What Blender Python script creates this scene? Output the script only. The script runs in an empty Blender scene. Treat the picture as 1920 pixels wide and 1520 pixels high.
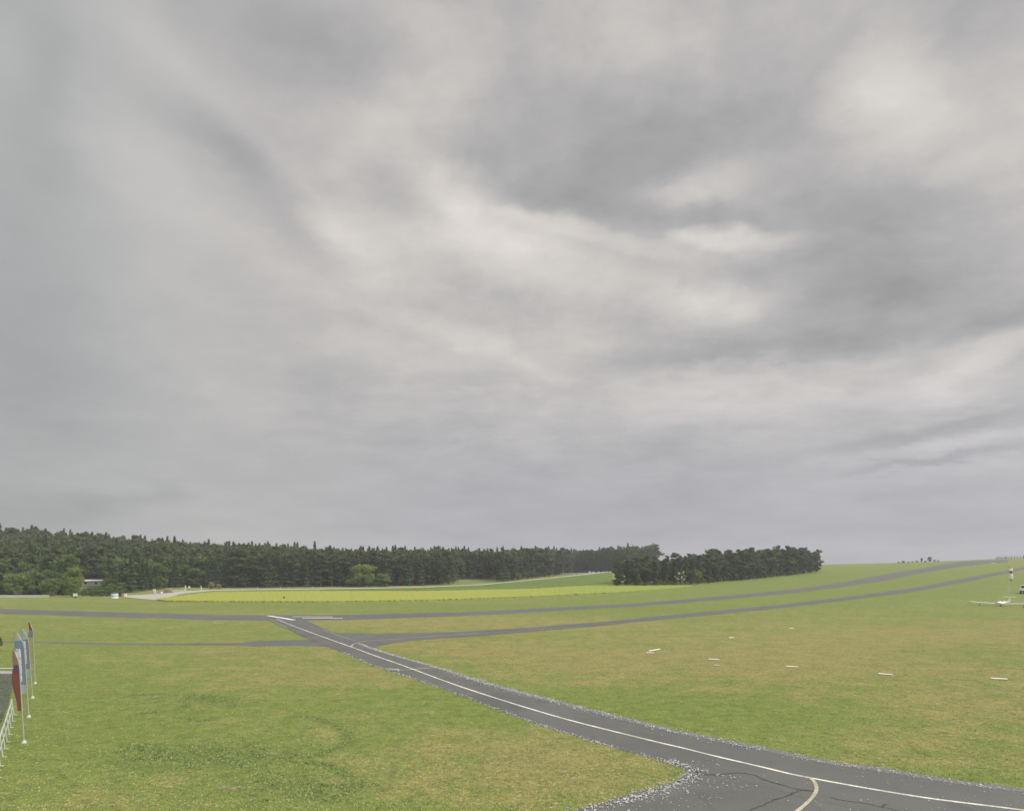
import bpy, bmesh, math, random
import numpy as np
from mathutils import Vector, Matrix
random.seed(7); rng = np.random.default_rng(7)
R = math.radians
scene = bpy.context.scene
COL = scene.collection

# ------------------------------------------------------------------ camera
F = 1251.0; HY = 1078.0; CAMZ = 9.0          # focal length in px of a 1920 px wide frame, level line row, eye height
cam_d = bpy.data.cameras.new("camera"); cam = bpy.data.objects.new("camera", cam_d); COL.objects.link(cam)
cam.location = (0, 0, CAMZ); cam.rotation_euler = (R(90), 0, 0)
cam_d.sensor_width = 36; cam_d.sensor_fit = 'HORIZONTAL'; cam_d.lens = F/1920*36
cam_d.shift_y = (HY-760)/1920; cam_d.clip_start = 0.2; cam_d.clip_end = 30000
scene.camera = cam
scene.view_settings.view_transform = 'Standard'; scene.view_settings.look = 'None'
scene.view_settings.gamma = 1; scene.view_settings.use_curve_mapping = False
EXPO = 1.15
scene.view_settings.exposure = EXPO

# ------------------------------------------------------------------ sun (veiled by cloud)
SUN_AZ, SUN_EL = 98.0, 46.0                    # azimuth right of the view axis
sd = bpy.data.lights.new("sun", 'SUN'); sd.energy = 1.5; sd.angle = R(22); sd.color = (1, .965, .91)
sun = bpy.data.objects.new("sun", sd); COL.objects.link(sun)
sdir = Vector((math.sin(R(SUN_AZ))*math.cos(R(SUN_EL)), math.cos(R(SUN_AZ))*math.cos(R(SUN_EL)), math.sin(R(SUN_EL))))
sun.rotation_euler = sdir.to_track_quat('Z', 'Y').to_euler(); sun.location = (0, 0, 60)

# ------------------------------------------------------------------ node helper
class NT:
    def __init__(s, tree): s.t = tree; s.n = tree.nodes; s.l = tree.links
    def new(s, typ, **kw):
        n = s.n.new(typ)
        for k, v in kw.items(): setattr(n, k, v)
        return n
    def put(s, sock, v):
        if v is None: return
        if isinstance(v, bpy.types.NodeSocket): s.l.new(v, sock)
        else:
            if hasattr(sock.default_value, '__len__') and not hasattr(v, '__len__'): v = [v]*len(sock.default_value)
            if hasattr(v, '__len__') and len(sock.default_value) == 4 and len(v) == 3: v = (*v, 1)
            sock.default_value = v
    def math(s, op, a, b=None, c=None, clamp=False):
        n = s.new('ShaderNodeMath', operation=op, use_clamp=clamp)
        s.put(n.inputs[0], a); s.put(n.inputs[1], b); s.put(n.inputs[2], c); return n.outputs[0]
    def vmath(s, op, a, b=None, c=None):
        n = s.new('ShaderNodeVectorMath', operation=op)
        s.put(n.inputs[0], a); s.put(n.inputs[1], b)
        if c is not None: s.put(n.inputs[3] if op == 'SCALE' else n.inputs[2], c)
        return n.outputs[0]
    def scale(s, v, f):
        n = s.new('ShaderNodeVectorMath', operation='SCALE'); s.put(n.inputs[0], v); s.put(n.inputs[3], f); return n.outputs[0]
    def comb(s, x, y, z):
        n = s.new('ShaderNodeCombineXYZ'); s.put(n.inputs[0], x); s.put(n.inputs[1], y); s.put(n.inputs[2], z); return n.outputs[0]
    def sep(s, v):
        n = s.new('ShaderNodeSeparateXYZ'); s.put(n.inputs[0], v); return n.outputs
    def noise(s, vec, scale, detail=2, rough=.5, dist=0, color=False):
        n = s.new('ShaderNodeTexNoise'); s.put(n.inputs['Vector'], vec); n.inputs['Scale'].default_value = scale
        n.inputs['Detail'].default_value = detail; n.inputs['Roughness'].default_value = rough; n.inputs['Distortion'].default_value = dist
        return n.outputs['Color'] if color else n.outputs[0]
    def vor(s, vec, scale, feature='F1'):
        n = s.new('ShaderNodeTexVoronoi', feature=feature); s.put(n.inputs['Vector'], vec); n.inputs['Scale'].default_value = scale
        return n.outputs[0]
    def rng(s, v, a, b, c=0., d=1., smooth=True):
        n = s.new('ShaderNodeMapRange'); n.interpolation_type = 'SMOOTHSTEP' if smooth else 'LINEAR'
        s.put(n.inputs[0], v)
        for i, k in enumerate((a, b, c, d)): n.inputs[i+1].default_value = k
        return n.outputs[0]
    def mix(s, f, a, b, blend='MIX'):
        n = s.new('ShaderNodeMix', data_type='RGBA', blend_type=blend)
        s.put(n.inputs[0], f); s.put(n.inputs[6], a); s.put(n.inputs[7], b); return n.outputs[2]
    def mapping(s, vec, typ='POINT', loc=(0,0,0), rot=(0,0,0), sc=(1,1,1)):
        n = s.new('ShaderNodeMapping', vector_type=typ); s.put(n.inputs[0], vec)
        n.inputs[1].default_value = loc; n.inputs[2].default_value = rot; n.inputs[3].default_value = sc
        return n.outputs[0]

# ------------------------------------------------------------------ world: overcast sky, cloud relief in sky directions
def build_world():
    w = bpy.data.worlds.new("World"); scene.world = w; w.use_nodes = True
    T = NT(w.node_tree); T.n.clear()
    d = T.new('ShaderNodeTexCoord').outputs['Generated']
    X, Y, Z = T.sep(d)[:3]
    az = T.math('ARCTAN2', X, Y)
    hor = T.math('SQRT', T.math('ADD', T.math('MULTIPLY', X, X), T.math('MULTIPLY', Y, Y)))
    el = T.math('ARCTAN2', Z, hor)
    # cloud-deck plane coordinates
    zz = T.math('ADD', T.math('MAXIMUM', Z, 0.0), 0.16)
    P = T.comb(T.math('DIVIDE', X, zz), T.math('DIVIDE', Y, zz), 0)
    wn = T.noise(P, 2.3, 9, .62, 0, True)
    wv = T.vmath('SUBTRACT', wn, (.5, .5, .5))
    big = T.noise(T.vmath('ADD', P, T.scale(wv, .35)), 1.7, 10, .6)
    Pm = T.mapping(P, 'POINT', (3.1, 1.7, 0), (0, 0, R(32)), (1.2, 2.3, 1))
    wisp = T.noise(T.vmath('ADD', Pm, T.scale(wv, .6)), 1.5, 10, .66)
    q0 = T.comb(az, el, 0)
    sk = T.noise(T.mapping(q0, 'POINT', (0, 0, 0), (0, 0, R(8)), (3.0, 9.0, 1)), 2.2, 5, .6, 0, True)
    q = T.vmath('ADD', q0, T.vmath('ADD', T.vmath('MULTIPLY', wv, (.13, .08, 0)),
             T.vmath('MULTIPLY', T.vmath('SUBTRACT', sk, (.5, .5, .5)), (.05, .02, 0))))
    # lumps: px x, y, rx, ry, rotation (deg, clockwise positive as seen), gain, softness start
    L = [(1690,165,150,150,10,.095,.25),(870,385,230,90,28,.06,.1),(1010,490,330,100,14,.05,0),(700,430,260,60,10,.045,.1),(790,215,200,90,-10,.03,.1),(720,230,230,150,-30,.045,0),
         (600,430,230,60,22,.05,.1),(1130,60,220,130,0,.035,0),(300,330,460,110,20,.03,0),(300,120,240,130,35,.04,0),
         (1300,345,170,48,-6,.075,.2),(1375,448,160,30,4,.09,.25),(1370,560,240,45,-6,.05,0),(1010,620,560,180,8,.035,0),
         (1430,735,560,75,-3,.05,.1),(1775,738,190,60,-8,.085,.1),(1860,660,170,30,-18,.035,.2),(1860,240,200,120,0,.035,0),
         (900,655,260,28,16,.04,.1),(1850,480,170,80,-10,.03,0),(1800,830,260,22,-6,.05,.2),(1650,905,420,36,-3,.03,0),
         (830,340,120,60,10,.04,.2),(1100,440,220,26,16,.05,.3),(1300,440,60,20,0,.03,0),
         (420,290,330,80,34,-.045,0),(620,120,380,120,12,-.055,0),(500,350,190,60,36,-.055,.1),(735,310,70,60,0,-.055,.1),
         (1250,240,430,120,6,-.055,.1),(1080,320,250,85,10,-.05,.1),(1190,395,320,42,9,-.055,.2),(1600,420,380,120,22,-.055,.1),
         (1560,600,540,85,-5,-.055,.1),(1420,655,420,38,2,-.055,.2),(1880,590,240,36,-16,-.06,.2),(1180,600,260,40,6,-.03,0),
         (1540,520,260,50,12,-.04,0),(1790,30,120,110,0,-.03,0),(60,740,330,170,0,-.025,0),(50,480,220,420,0,-.03,0),
         (250,690,560,170,0,-.012,0),(40,985,330,90,0,-.045,0),(250,930,190,28,-20,-.025,0),(1000,960,520,130,0,-.02,0),
         (1760,868,240,14,-3,-.04,.3),(1700,815,330,20,-4,-.03,.2),(90,160,80,200,8,-.03,0),(1500,905,500,40,0,-.01,0)]
    acc = T.math('ADD', 0.716, T.math('MULTIPLY', T.math('SUBTRACT', big, .5), .10))
    warm = None
    for (x, y, rx, ry, rot, g, s0) in L:
        u = (x-960)/F; v = (HY-y)/F; h = math.sqrt(1+u*u)
        a, e = math.atan(u), math.atan(v/h)
        sx = rx/F/(1+u*u)*1.0; sy = ry/F*h/(h*h+v*v)
        m = T.mapping(q, 'TEXTURE', (a, e, 0), (0, 0, R(-rot)), (sx*1.25, sy*1.25, 1))
        gr = T.new('ShaderNodeTexGradient', gradient_type='SPHERICAL'); T.put(gr.inputs[0], m)
        k = T.rng(gr.outputs[1], 0, 1-s0*.6)
        acc = T.math('MULTIPLY_ADD', k, g, acc)
        if (x, y) == (1775, 735): warm = k
    # wisps strongest where the deck is bright, calm at the left and low down
    calm = T.math('MULTIPLY', T.rng(az, -.65, -.05, .12, 1), T.rng(el, .02, .3, .15, 1))
    acc = T.math('MULTIPLY_ADD', T.math('MULTIPLY', T.math('SUBTRACT', wisp, .5), calm), .15, acc)
    puff = T.noise(T.vmath('ADD', T.mapping(q0, 'POINT', (0,0,0), (0,0,R(4)), (1, 1.5, 1)), T.scale(wv, .10)), 5.5, 9, .60)
    acc = T.math('MULTIPLY_ADD', T.math('MULTIPLY', T.math('SUBTRACT', puff, .5), calm), .19, acc)
    acc = T.math('MULTIPLY_ADD', T.math('SUBTRACT', acc, .725), 1.12, .734)
    acc = T.math('MULTIPLY_ADD', T.rng(el, .30, .03), -.034, acc)
    acc = T.math('MULTIPLY_ADD', T.rng(az, -.40, -.68), -.022, acc)
    lum = T.math('POWER', acc, 2.2)
    hue = T.mix(T.rng(acc, .65, .79), (.962, .966, 1.085), (1.034, .975, 1.006))
    hue = T.mix(T.math('MULTIPLY', warm, .9), hue, (1.07, 1.02, .87))
    violet = T.math('MULTIPLY', T.rng(el, .32, .02), T.rng(az, -.5, .0))
    hue = T.mix(T.math('MULTIPLY', violet, .6), hue, (.970, .972, 1.105))
    green = T.rng(az, -.3, -.72)
    hue = T.mix(T.math('MULTIPLY', green, .7), hue, (.975, 1.010, 1.0))
    # unseen sky overhead (CIE-like) and behind, brightened to add light on ground and trees
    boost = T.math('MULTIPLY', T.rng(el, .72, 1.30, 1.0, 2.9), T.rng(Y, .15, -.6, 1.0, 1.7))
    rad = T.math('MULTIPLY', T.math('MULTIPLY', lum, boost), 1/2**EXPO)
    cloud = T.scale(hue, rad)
    sky = T.new('ShaderNodeTexSky', sky_type='NISHITA'); sky.sun_disc = False
    sky.sun_elevation = R(SUN_EL); sky.sun_rotation = R(SUN_AZ)
    clear = T.scale(sky.outputs[0], .06)
    b1 = T.new('ShaderNodeBackground'); T.put(b1.inputs[0], clear); b1.inputs[1].default_value = 1
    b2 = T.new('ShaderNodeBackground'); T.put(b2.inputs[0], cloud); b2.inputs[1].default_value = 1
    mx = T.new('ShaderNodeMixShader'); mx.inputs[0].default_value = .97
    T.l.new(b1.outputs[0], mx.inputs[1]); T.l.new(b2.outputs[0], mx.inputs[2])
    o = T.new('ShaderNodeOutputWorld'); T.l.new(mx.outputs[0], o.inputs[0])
    w.cycles.sampling_method = 'MANUAL'; w.cycles.sample_map_resolution = 512
build_world()

# ------------------------------------------------------------------ terrain height
YK = np.array([0,100,150,200,250,300,350,400,450,500,600,700,900,1500,6000], float)
TAB = [(0,   [0,0,1.3,1.2,1.1,5.5,12.5,19,22,24,22,20,15,5,0]),
       (400, [0,0,.3,.6,1.4,2.3,4.5,8,10.5,12,14,14,12,5,0]),
       (700, [0,0,.1,.3,1.2,2.2,3.2,5,7,9,10,10,8,4,0]),
       (1000,[0,0,.1,.3,1.2,2.3,3.8,5.6,7,8,9,9,8,4,0]),
       (1150,[0,0,.1,.4,1.8,3.7,5.6,7.8,10,11,12,12,10,4,0]),
       (1300,[0,0,.1,.4,1.7,3.3,5.1,7.4,9.6,11.5,14.5,15.5,13,5,0]),
       (1545,[0,0,.1,.5,1.8,3.5,5.7,8.5,11.7,14.3,18.2,20,18,6,0]),
       (1700,[0,0,.1,.5,1.8,3.8,6.3,9.2,12.2,15,19.2,21.8,21,8,0]),
       (1800,[0,0,.1,.5,2.0,4.2,7,10.3,13.8,17,22,24,22,9,0]),
       (1920,[0,0,.1,.5,2.3,5,8.4,12,15.6,19,24.3,27,26,10,0])]
UK = np.array([(t[0]-960)/F for t in TAB])
FINE = np.linspace(0, 6000, 2401)
def pchip(x, y, xi):
    h = np.diff(x); dl = np.diff(y)/h; m = np.zeros_like(y)
    for i in range(1, len(x)-1):
        if dl[i-1]*dl[i] > 0:
            w1 = 2*h[i]+h[i-1]; w2 = h[i]+2*h[i-1]; m[i] = (w1+w2)/(w1/dl[i-1]+w2/dl[i])
    i = np.clip(np.searchsorted(x, xi)-1, 0, len(x)-2); t = (xi-x[i])/h[i]
    return ((2*t**3-3*t*t+1)*y[i]+(t**3-2*t*t+t)*h[i]*m[i]+(-2*t**3+3*t*t)*y[i+1]+(t**3-t*t)*h[i]*m[i+1])
PROF = np.array([pchip(YK, np.array(t[1], float), FINE) for t in TAB])
UF = np.linspace(UK[0]-.1, UK[-1]+.1, 141)
GRID = np.array([[0.]*len(FINE)]*len(UF))
for i, u in enumerate(UF):
    acc = 0; ws = 0
    for du in np.linspace(-.06, .06, 7):
        uu = min(max(u+du, UK[0]), UK[-1]); j = min(max(np.searchsorted(UK, uu)-1, 0), len(UK)-2)
        t = (uu-UK[j])/(UK[j+1]-UK[j]); acc = acc+PROF[j]*(1-t)+PROF[j+1]*t; ws += 1
    GRID[i] = acc/ws
def HT(X, Y):
    X = np.asarray(X, float); Y = np.asarray(Y, float)
    th = np.arctan2(X, Y); r = np.hypot(X, Y); tc = np.clip(th, -R(42), R(42))
    u = np.tan(tc); ye = r*np.cos(tc)
    fu = np.clip((u-UF[0])/(UF[1]-UF[0]), 0, len(UF)-1.001); iu = fu.astype(int); fu = fu-iu
    fy = np.clip(ye/2.5, 0, len(FINE)-1.001); iy = fy.astype(int); fy = fy-iy
    z = (GRID[iu,iy]*(1-fu)+GRID[iu+1,iy]*fu)*(1-fy)+(GRID[iu,iy+1]*(1-fu)+GRID[iu+1,iy+1]*fu)*fy
    k = np.clip((np.abs(th)-R(60))/R(50), 0, 1); return z*(1-k*k*(3-2*k))
def hz(x, y): return float(HT(x, y))
YS = np.exp(np.linspace(math.log(10), math.log(1200), 6000))
def gp(px, py, lim=1200):
    """ground point seen at photo pixel (px, py)"""
    u = (px-960)/F; m = (py-HY)/F
    ray = CAMZ-m*YS; z = HT(u*YS, YS); hit = np.nonzero(ray <= z)[0]
    Y = YS[hit[0]] if len(hit) else YS[np.argmin((ray-z)[(YS > 100) & (YS < 760)])+int((YS <= 100).sum())]
    if len(hit) and hit[0] > 0:
        a, b = hit[0]-1, hit[0]; d0 = ray[a]-z[a]; d1 = ray[b]-z[b]; t = d0/(d0-d1+1e-9); Y = YS[a]+(YS[b]-YS[a])*t
    return (u*Y, Y, hz(u*Y, Y))

# ------------------------------------------------------------------ object helpers
def tag(o, label=None, cat=None, group=None, kind=None):
    if label: o["label"] = label
    if cat: o["category"] = cat
    if group: o["group"] = group
    if kind: o["kind"] = kind
    return o
def empty(name, loc=(0,0,0), rz=0, **kw):
    o = bpy.data.objects.new(name, None); o.empty_display_size = .5; COL.objects.link(o)
    o.location = loc; o.rotation_euler = (0, 0, rz); return tag(o, **kw)
class MB:
    def __init__(s): s.v = []; s.f = []; s.sm = []
    def add(s, vs, fs, smooth=False):
        b = len(s.v); s.v += [tuple(p) for p in vs]; s.f += [tuple(i+b for i in f) for f in fs]; s.sm += [smooth]*len(fs); return s
    def box(s, c, size, rot=None, bev=0):
        x, y, z = size[0]/2, size[1]/2, size[2]/2
        if bev:
            bm = bmesh.new(); bmesh.ops.create_cube(bm, size=1)
            for v in bm.verts: v.co = Vector((v.co.x*size[0], v.co.y*size[1], v.co.z*size[2]))
            bmesh.ops.bevel(bm, geom=bm.edges[:], offset=bev, segments=2, affect='EDGES')
            vs = [v.co.copy() for v in bm.verts]; bm.verts.index_update(); fs = [[v.index for v in f.verts] for f in bm.faces]; bm.free()
        else:
            vs = [Vector(p) for p in ((-x,-y,-z),(x,-y,-z),(x,y,-z),(-x,y,-z),(-x,-y,z),(x,-y,z),(x,y,z),(-x,y,z))]
            fs = [(0,3,2,1),(4,5,6,7),(0,1,5,4),(1,2,6,5),(2,3,7,6),(3,0,4,7)]
        if rot is not None: vs = [rot @ v for v in vs]
        return s.add([v+Vector(c) for v in vs], fs, False)
    def tube(s, pts, rad, n=8, caps=True, ell=None):
        pts = [Vector(p) for p in pts]; rad = rad if hasattr(rad, '__len__') else [rad]*len(pts); vs = []; fs = []
        for i, p in enumerate(pts):
            t = (pts[min(i+1, len(pts)-1)]-pts[max(i-1, 0)]).normalized()
            up = Vector((0,0,1)) if abs(t.z) < .9 else Vector((0,1,0))
            a = t.cross(up).normalized(); b = a.cross(t).normalized()
            for k in range(n):
                c, sn = math.cos(k*2*math.pi/n), math.sin(k*2*math.pi/n)
                vs.append(p+a*c*rad[i]+b*sn*rad[i]*(ell or 1))
        for i in range(len(pts)-1):
            for k in range(n):
                k2 = (k+1) % n; fs.append((i*n+k, i*n+k2, (i+1)*n+k2, (i+1)*n+k))
        s.add(vs, fs, True)
        if caps: s.add(vs[:n], [tuple(range(n))]); s.add(vs[-n:], [tuple(reversed(range(n)))])
        return s
    def build(s, name, mat, parent=None):
        me = bpy.data.meshes.new(name); me.from_pydata(s.v, [], s.f); me.update()
        me.polygons.foreach_set('use_smooth', s.sm)
        for m in (mat if isinstance(mat, list) else [mat]): me.materials.append(m)
        o = bpy.data.objects.new(name, me); COL.objects.link(o); o.parent = parent; return o
def np_mesh(name, V, Q, mat, smooth=False):
    """V (n,3) float, Q (m,k) int"""
    me = bpy.data.meshes.new(name); V = np.ascontiguousarray(V, np.float32); k = Q.shape[1]
    me.vertices.add(len(V)); me.vertices.foreach_set('co', V.ravel())
    me.loops.add(Q.size); me.loops.foreach_set('vertex_index', np.ascontiguousarray(Q, np.int32).ravel())
    me.polygons.add(len(Q)); me.polygons.foreach_set('loop_start', np.arange(0, Q.size, k, dtype=np.int32))
    me.polygons.foreach_set('use_smooth', np.full(len(Q), smooth)); me.update(calc_edges=True); me.validate()
    if mat: me.materials.append(mat)
    return me
def obj(name, me, parent=None):
    o = bpy.data.objects.new(name, me); COL.objects.link(o); o.parent = parent; return o

# ------------------------------------------------------------------ materials
def mat(name, base, rough=.8, spec=.3, var=None, bump=None, metal=0):
    m = bpy.data.materials.new(name); m.use_nodes = True; T = NT(m.node_tree)
    b = T.n['Principled BSDF']; b.inputs['Roughness'].default_value = rough; b.inputs['Specular IOR Level'].default_value = spec
    b.inputs['Metallic'].default_value = metal
    pos = T.new('ShaderNodeNewGeometry').outputs['Position']
    if var:
        sc, amt = var; n = T.noise(pos, sc, 4, .6)
        c = T.mix(n, tuple(x*(1-amt) for x in base), tuple(min(x*(1+amt), .95) for x in base))
    else: c = base
    T.put(b.inputs['Base Color'], c)
    if bump:
        bn = T.new('ShaderNodeBump'); bn.inputs['Distance'].default_value = bump[1]
        T.put(bn.inputs['Height'], T.noise(pos, bump[0], 3)); T.l.new(bn.outputs[0], b.inputs['Normal'])
    return m
def grass_material():
    m = bpy.data.materials.new('meadow_grass'); m.use_nodes = True; T = NT(m.node_tree)
    b = T.n['Principled BSDF']; b.inputs['Roughness'].default_value = .9; b.inputs['Specular IOR Level'].default_value = .1
    pos = T.new('ShaderNodeNewGeometry').outputs['Position']
    at = T.new('ShaderNodeAttribute', attribute_name='dry').outputs['Fac']
    n1 = T.noise(pos, .045, 6, .65); n2 = T.noise(pos, .35, 5, .65); n3 = T.noise(pos, 2.2, 4, .7); n4 = T.noise(pos, 9, 3, .7)
    v = T.math('ADD', at, T.math('MULTIPLY', T.math('SUBTRACT', n1, .5), 1.7))
    v = T.math('ADD', v, T.math('MULTIPLY', T.math('SUBTRACT', n2, .5), 1.9))
    band = T.noise(T.mapping(pos, 'POINT', (0,0,0), (0,0,R(-14)), (.04, .30, 1)), 1.0, 5, .7)
    v = T.math('ADD', v, T.math('MULTIPLY', T.math('SUBTRACT', band, .5), .9))
    v = T.math('ADD', v, T.math('MULTIPLY', T.math('SUBTRACT', n3, .5), 1.5))
    ring = T.math('MULTIPLY', T.new('ShaderNodeAttribute', attribute_name='ring').outputs['Fac'], T.rng(T.noise(pos, 2.6, 5, .75), .40, .58), clamp=True)
    v = T.math('SUBTRACT', v, T.math('MULTIPLY', ring, .3))
    dry = T.rng(v, .15, .95)
    g = T.mix(T.rng(T.noise(pos, .9, 4, .7), .3, .7), (.126, .172, .038), (.192, .234, .054))
    d = T.mix(T.rng(n2, .3, .7), (.200, .180, .064), (.265, .236, .076))
    c = T.mix(dry, g, d)
    pale = T.rng(T.noise(T.vmath('ADD', pos, (7, 3, 0)), 2.3, 6, .80), .52, .66, 0, .85)
    c = T.mix(T.math('MULTIPLY', pale, T.rng(v, .1, .8)), c, (.40, .36, .20))
    fl = T.noise(T.mapping(pos, 'POINT', (0,0,0), (0,0,0), (5.5, 4.0, 5)), 1.0, 4, .85)
    c = T.mix(T.math('MULTIPLY', T.rng(fl, .52, .68, 0, .75), T.rng(v, -.2, .7, .35, 1)), c, (.45, .41, .19))
    c = T.mix(T.rng(fl, .47, .33, 0, .7), c, (.075, .09, .032))
    dark = T.rng(n4, .50, .25, 0, .6)
    c = T.mix(dark, c, (.095, .112, .045))
    c = T.mix(T.rng(T.noise(T.vmath('ADD', pos, (3, 9, 0)), 1.5, 6, .82), .50, .36, 0, .62), c, (.088, .102, .042))
    c = T.mix(T.math('MULTIPLY', ring, .8), c, (.075, .108, .042))
    T.put(b.inputs['Base Color'], c)
    bn = T.new('ShaderNodeBump'); bn.inputs['Distance'].default_value = .10; bn.inputs['Strength'].default_value = .8
    T.put(bn.inputs['Height'], T.math('ADD', n4, n3)); T.l.new(bn.outputs[0], b.inputs['Normal'])
    return m
def leaf_material(name, dark, light, hue2):
    m = bpy.data.materials.new(name); m.use_nodes = True; T = NT(m.node_tree)
    b = T.n['Principled BSDF']; b.inputs['Roughness'].default_value = .75; b.inputs['Specular IOR Level'].default_value = .15
    pos = T.new('ShaderNodeNewGeometry').outputs['Position']; rnd = T.new('ShaderNodeObjectInfo').outputs['Random']
    f = T.math('ADD', T.rng(T.noise(pos, .55, 3, .6), .3, .7), T.math('MULTIPLY', T.math('SUBTRACT', rnd, .5), .9), clamp=True)
    c = T.mix(f, dark, light)
    c = T.mix(T.rng(T.noise(pos, .16, 2), .42, .60, 0, .8), c, hue2)
    T.put(b.inputs['Base Color'], c)
    tr = T.new('ShaderNodeBsdfTranslucent'); T.put(tr.inputs[0], c); mx = T.new('ShaderNodeMixShader'); mx.inputs[0].default_value = .42
    T.l.new(b.outputs[0], mx.inputs[1]); T.l.new(tr.outputs[0], mx.inputs[2]); T.l.new(mx.outputs[0], T.n['Material Output'].inputs[0]); return m
def asphalt_material(name, base, tint):
    m = bpy.data.materials.new(name); m.use_nodes = True; T = NT(m.node_tree)
    b = T.n['Principled BSDF']; b.inputs['Roughness'].default_value = .85; b.inputs['Specular IOR Level'].default_value = .25
    pos = T.new('ShaderNodeNewGeometry').outputs['Position']
    n = T.noise(pos, .18, 5, .65); fine = T.noise(pos, 14, 4, .8)
    c = T.mix(T.rng(n, .3, .7), base, tint)
    c = T.mix(T.rng(fine, .35, .7, 0, .35), c, tuple(x*1.5 for x in tint))
    vp = T.new('ShaderNodeTexVoronoi'); T.put(vp.inputs['Vector'], T.vmath('ADD', pos, T.scale(T.noise(pos, .8, 3, .6, 0, True), 1.2))); vp.inputs['Scale'].default_value = .16
    c = T.mix(T.math('MULTIPLY', T.sep(vp.outputs['Color'])[0], .28), c, tuple(x*1.35 for x in tint))
    spk = T.rng(T.noise(pos, 38, 2, .8), .58, .72, 0, .5); c = T.mix(spk, c, (.20, .195, .18))
    stain = T.rng(T.noise(T.mapping(pos, 'POINT', (5,0,0), (0,0,R(32)), (1, .25, 1)), .7, 4, .6), .55, .75, 0, .35)
    c = T.mix(stain, c, tuple(x*.68 for x in base))
    T.put(b.inputs['Base Color'], c)
    bn = T.new('ShaderNodeBump'); bn.inputs['Distance'].default_value = .01; T.put(bn.inputs['Height'], fine); T.l.new(bn.outputs[0], b.inputs['Normal'])
    return m
def rape_material():
    m = bpy.data.materials.new('rapeseed'); m.use_nodes = True; T = NT(m.node_tree)
    b = T.n['Principled BSDF']; b.inputs['Roughness'].default_value = .9; b.inputs['Specular IOR Level'].default_value = .1
    g = T.new('ShaderNodeNewGeometry'); pos = g.outputs['Position']; x = T.sep(pos)[0]
    ripe = T.math('ADD', T.rng(x, 85, -40), T.math('MULTIPLY', T.math('SUBTRACT', T.noise(pos, .03, 4), .5), .6), clamp=True)
    c = T.mix(ripe, (.215, .27, .052), (.29, .295, .052))
    c = T.mix(T.rng(T.noise(pos, .5, 4, .7), .35, .7, 0, .4), c, (.20, .24, .07))
    T.put(b.inputs['Base Color'], c); return m

M = {}
M['grass'] = grass_material()
M['asphalt'] = asphalt_material('asphalt', (.078, .078, .074), (.106, .105, .099))
M['asphalt_old'] = asphalt_material('old_asphalt', (.083, .083, .079), (.110, .109, .102))
M['asphalt_dark'] = asphalt_material('dark_asphalt', (.048, .060, .038), (.066, .078, .052))
def worn_paint(name, col, wear):
    m = bpy.data.materials.new(name); m.use_nodes = True; T = NT(m.node_tree); b = T.n['Principled BSDF']; b.inputs['Roughness'].default_value = .75
    pos = T.new('ShaderNodeNewGeometry').outputs['Position']
    f = T.rng(T.math('ADD', T.math('MULTIPLY', T.noise(pos, .6, 4, .6), .5), T.math('MULTIPLY', T.noise(pos, 9, 4, .8), .5)), .50-wear, .50+wear*.8, 0, 1)
    T.put(b.inputs['Base Color'], T.mix(T.math('MULTIPLY', f, .55), col, (.15, .148, .142))); return m
M['line'] = worn_paint('line_paint', (.74, .71, .57), .07)
M['line_yellow'] = worn_paint('worn_cream_paint', (.50, .46, .30), .13)
M['line_faint'] = mat('faded_paint', (.24, .235, .21), .8, .2, (2, .3))
M['crack'] = mat('crack_filler', (.045, .045, .047), .8, .2)
M['stone'] = mat('pale_stone', (.46, .46, .45), .8, .3, (5, .45))
M['gravel_bed'] = mat('gravel_bed', (.155, .150, .148), .9, .2, (6, .5), (20, .02))
M['track'] = mat('pale_gravel_track', (.36, .35, .30), .95, .1, (.3, .2))
M['rape'] = rape_material()
M['crop'] = mat('green_crop', (.112, .158, .036), .9, .1, (.08, .25))
M['bark'] = mat('bark', (.10, .075, .058), .9, .1, (2, .4))
M['white'] = mat('white_paint', (.80, .80, .78), .35, .5, (2, .05))
M['white_dull'] = mat('weathered_white', (.60, .60, .57), .6, .4, (2, .12))
M['board'] = mat('dirty_board', (.62,.61,.52), .8, .2, (4,.3))
M['galv'] = mat('galvanised_steel', (.42, .44, .42), .5, .5, (6, .15), None, .3)
M['rubber'] = mat('black_rubber', (.02, .02, .02), .8, .2)
M['glass'] = mat('dark_glass', (.03, .035, .04), .1, .8)
M['dark'] = mat('dark_paint', (.035, .037, .035), .6, .3)
M['grey'] = mat('grey_paint', (.28, .28, .28), .6, .3, (3, .1))
M['red'] = mat('red_cloth', (.33, .115, .10), .8, .2, (3, .15))
M['orange'] = mat('orange_cloth', (.48, .24, .15), .8, .2, (3, .12))
M['purple'] = mat('purple_cloth', (.19, .11, .19), .8, .2, (3, .12))
M['blue'] = mat('light_blue_cloth', (.25, .32, .40), .8, .2, (3, .12))
M['cloth'] = mat('pale_cloth', (.50, .53, .50), .8, .2, (3, .1))
M['yellow'] = mat('yellow_cloth', (.55, .50, .20), .8, .2, (3, .1))
M['teal'] = mat('teal_paint', (.12, .26, .27), .6, .3)
M['wood'] = mat('pale_wood', (.34, .27, .19), .9, .1, (3, .3))
M['pine'] = leaf_material('pine_needles', (.080, .115, .056), (.145, .182, .080), (.145, .160, .076))
M['spruce'] = leaf_material('spruce_needles', (.070, .118, .056), (.125, .18, .075), (.12, .160, .072))
M['leaf'] = leaf_material('broad_leaves', (.105, .18, .050), (.18, .255, .072), (.155, .205, .066))
M['leaf_light'] = leaf_material('fresh_leaves', (.15, .22, .058), (.25, .32, .080), (.21, .26, .072))
M['blossom'] = leaf_material('blossoming_leaves', (.12, .15, .06), (.50, .46, .26), (.34, .32, .16))
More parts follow.
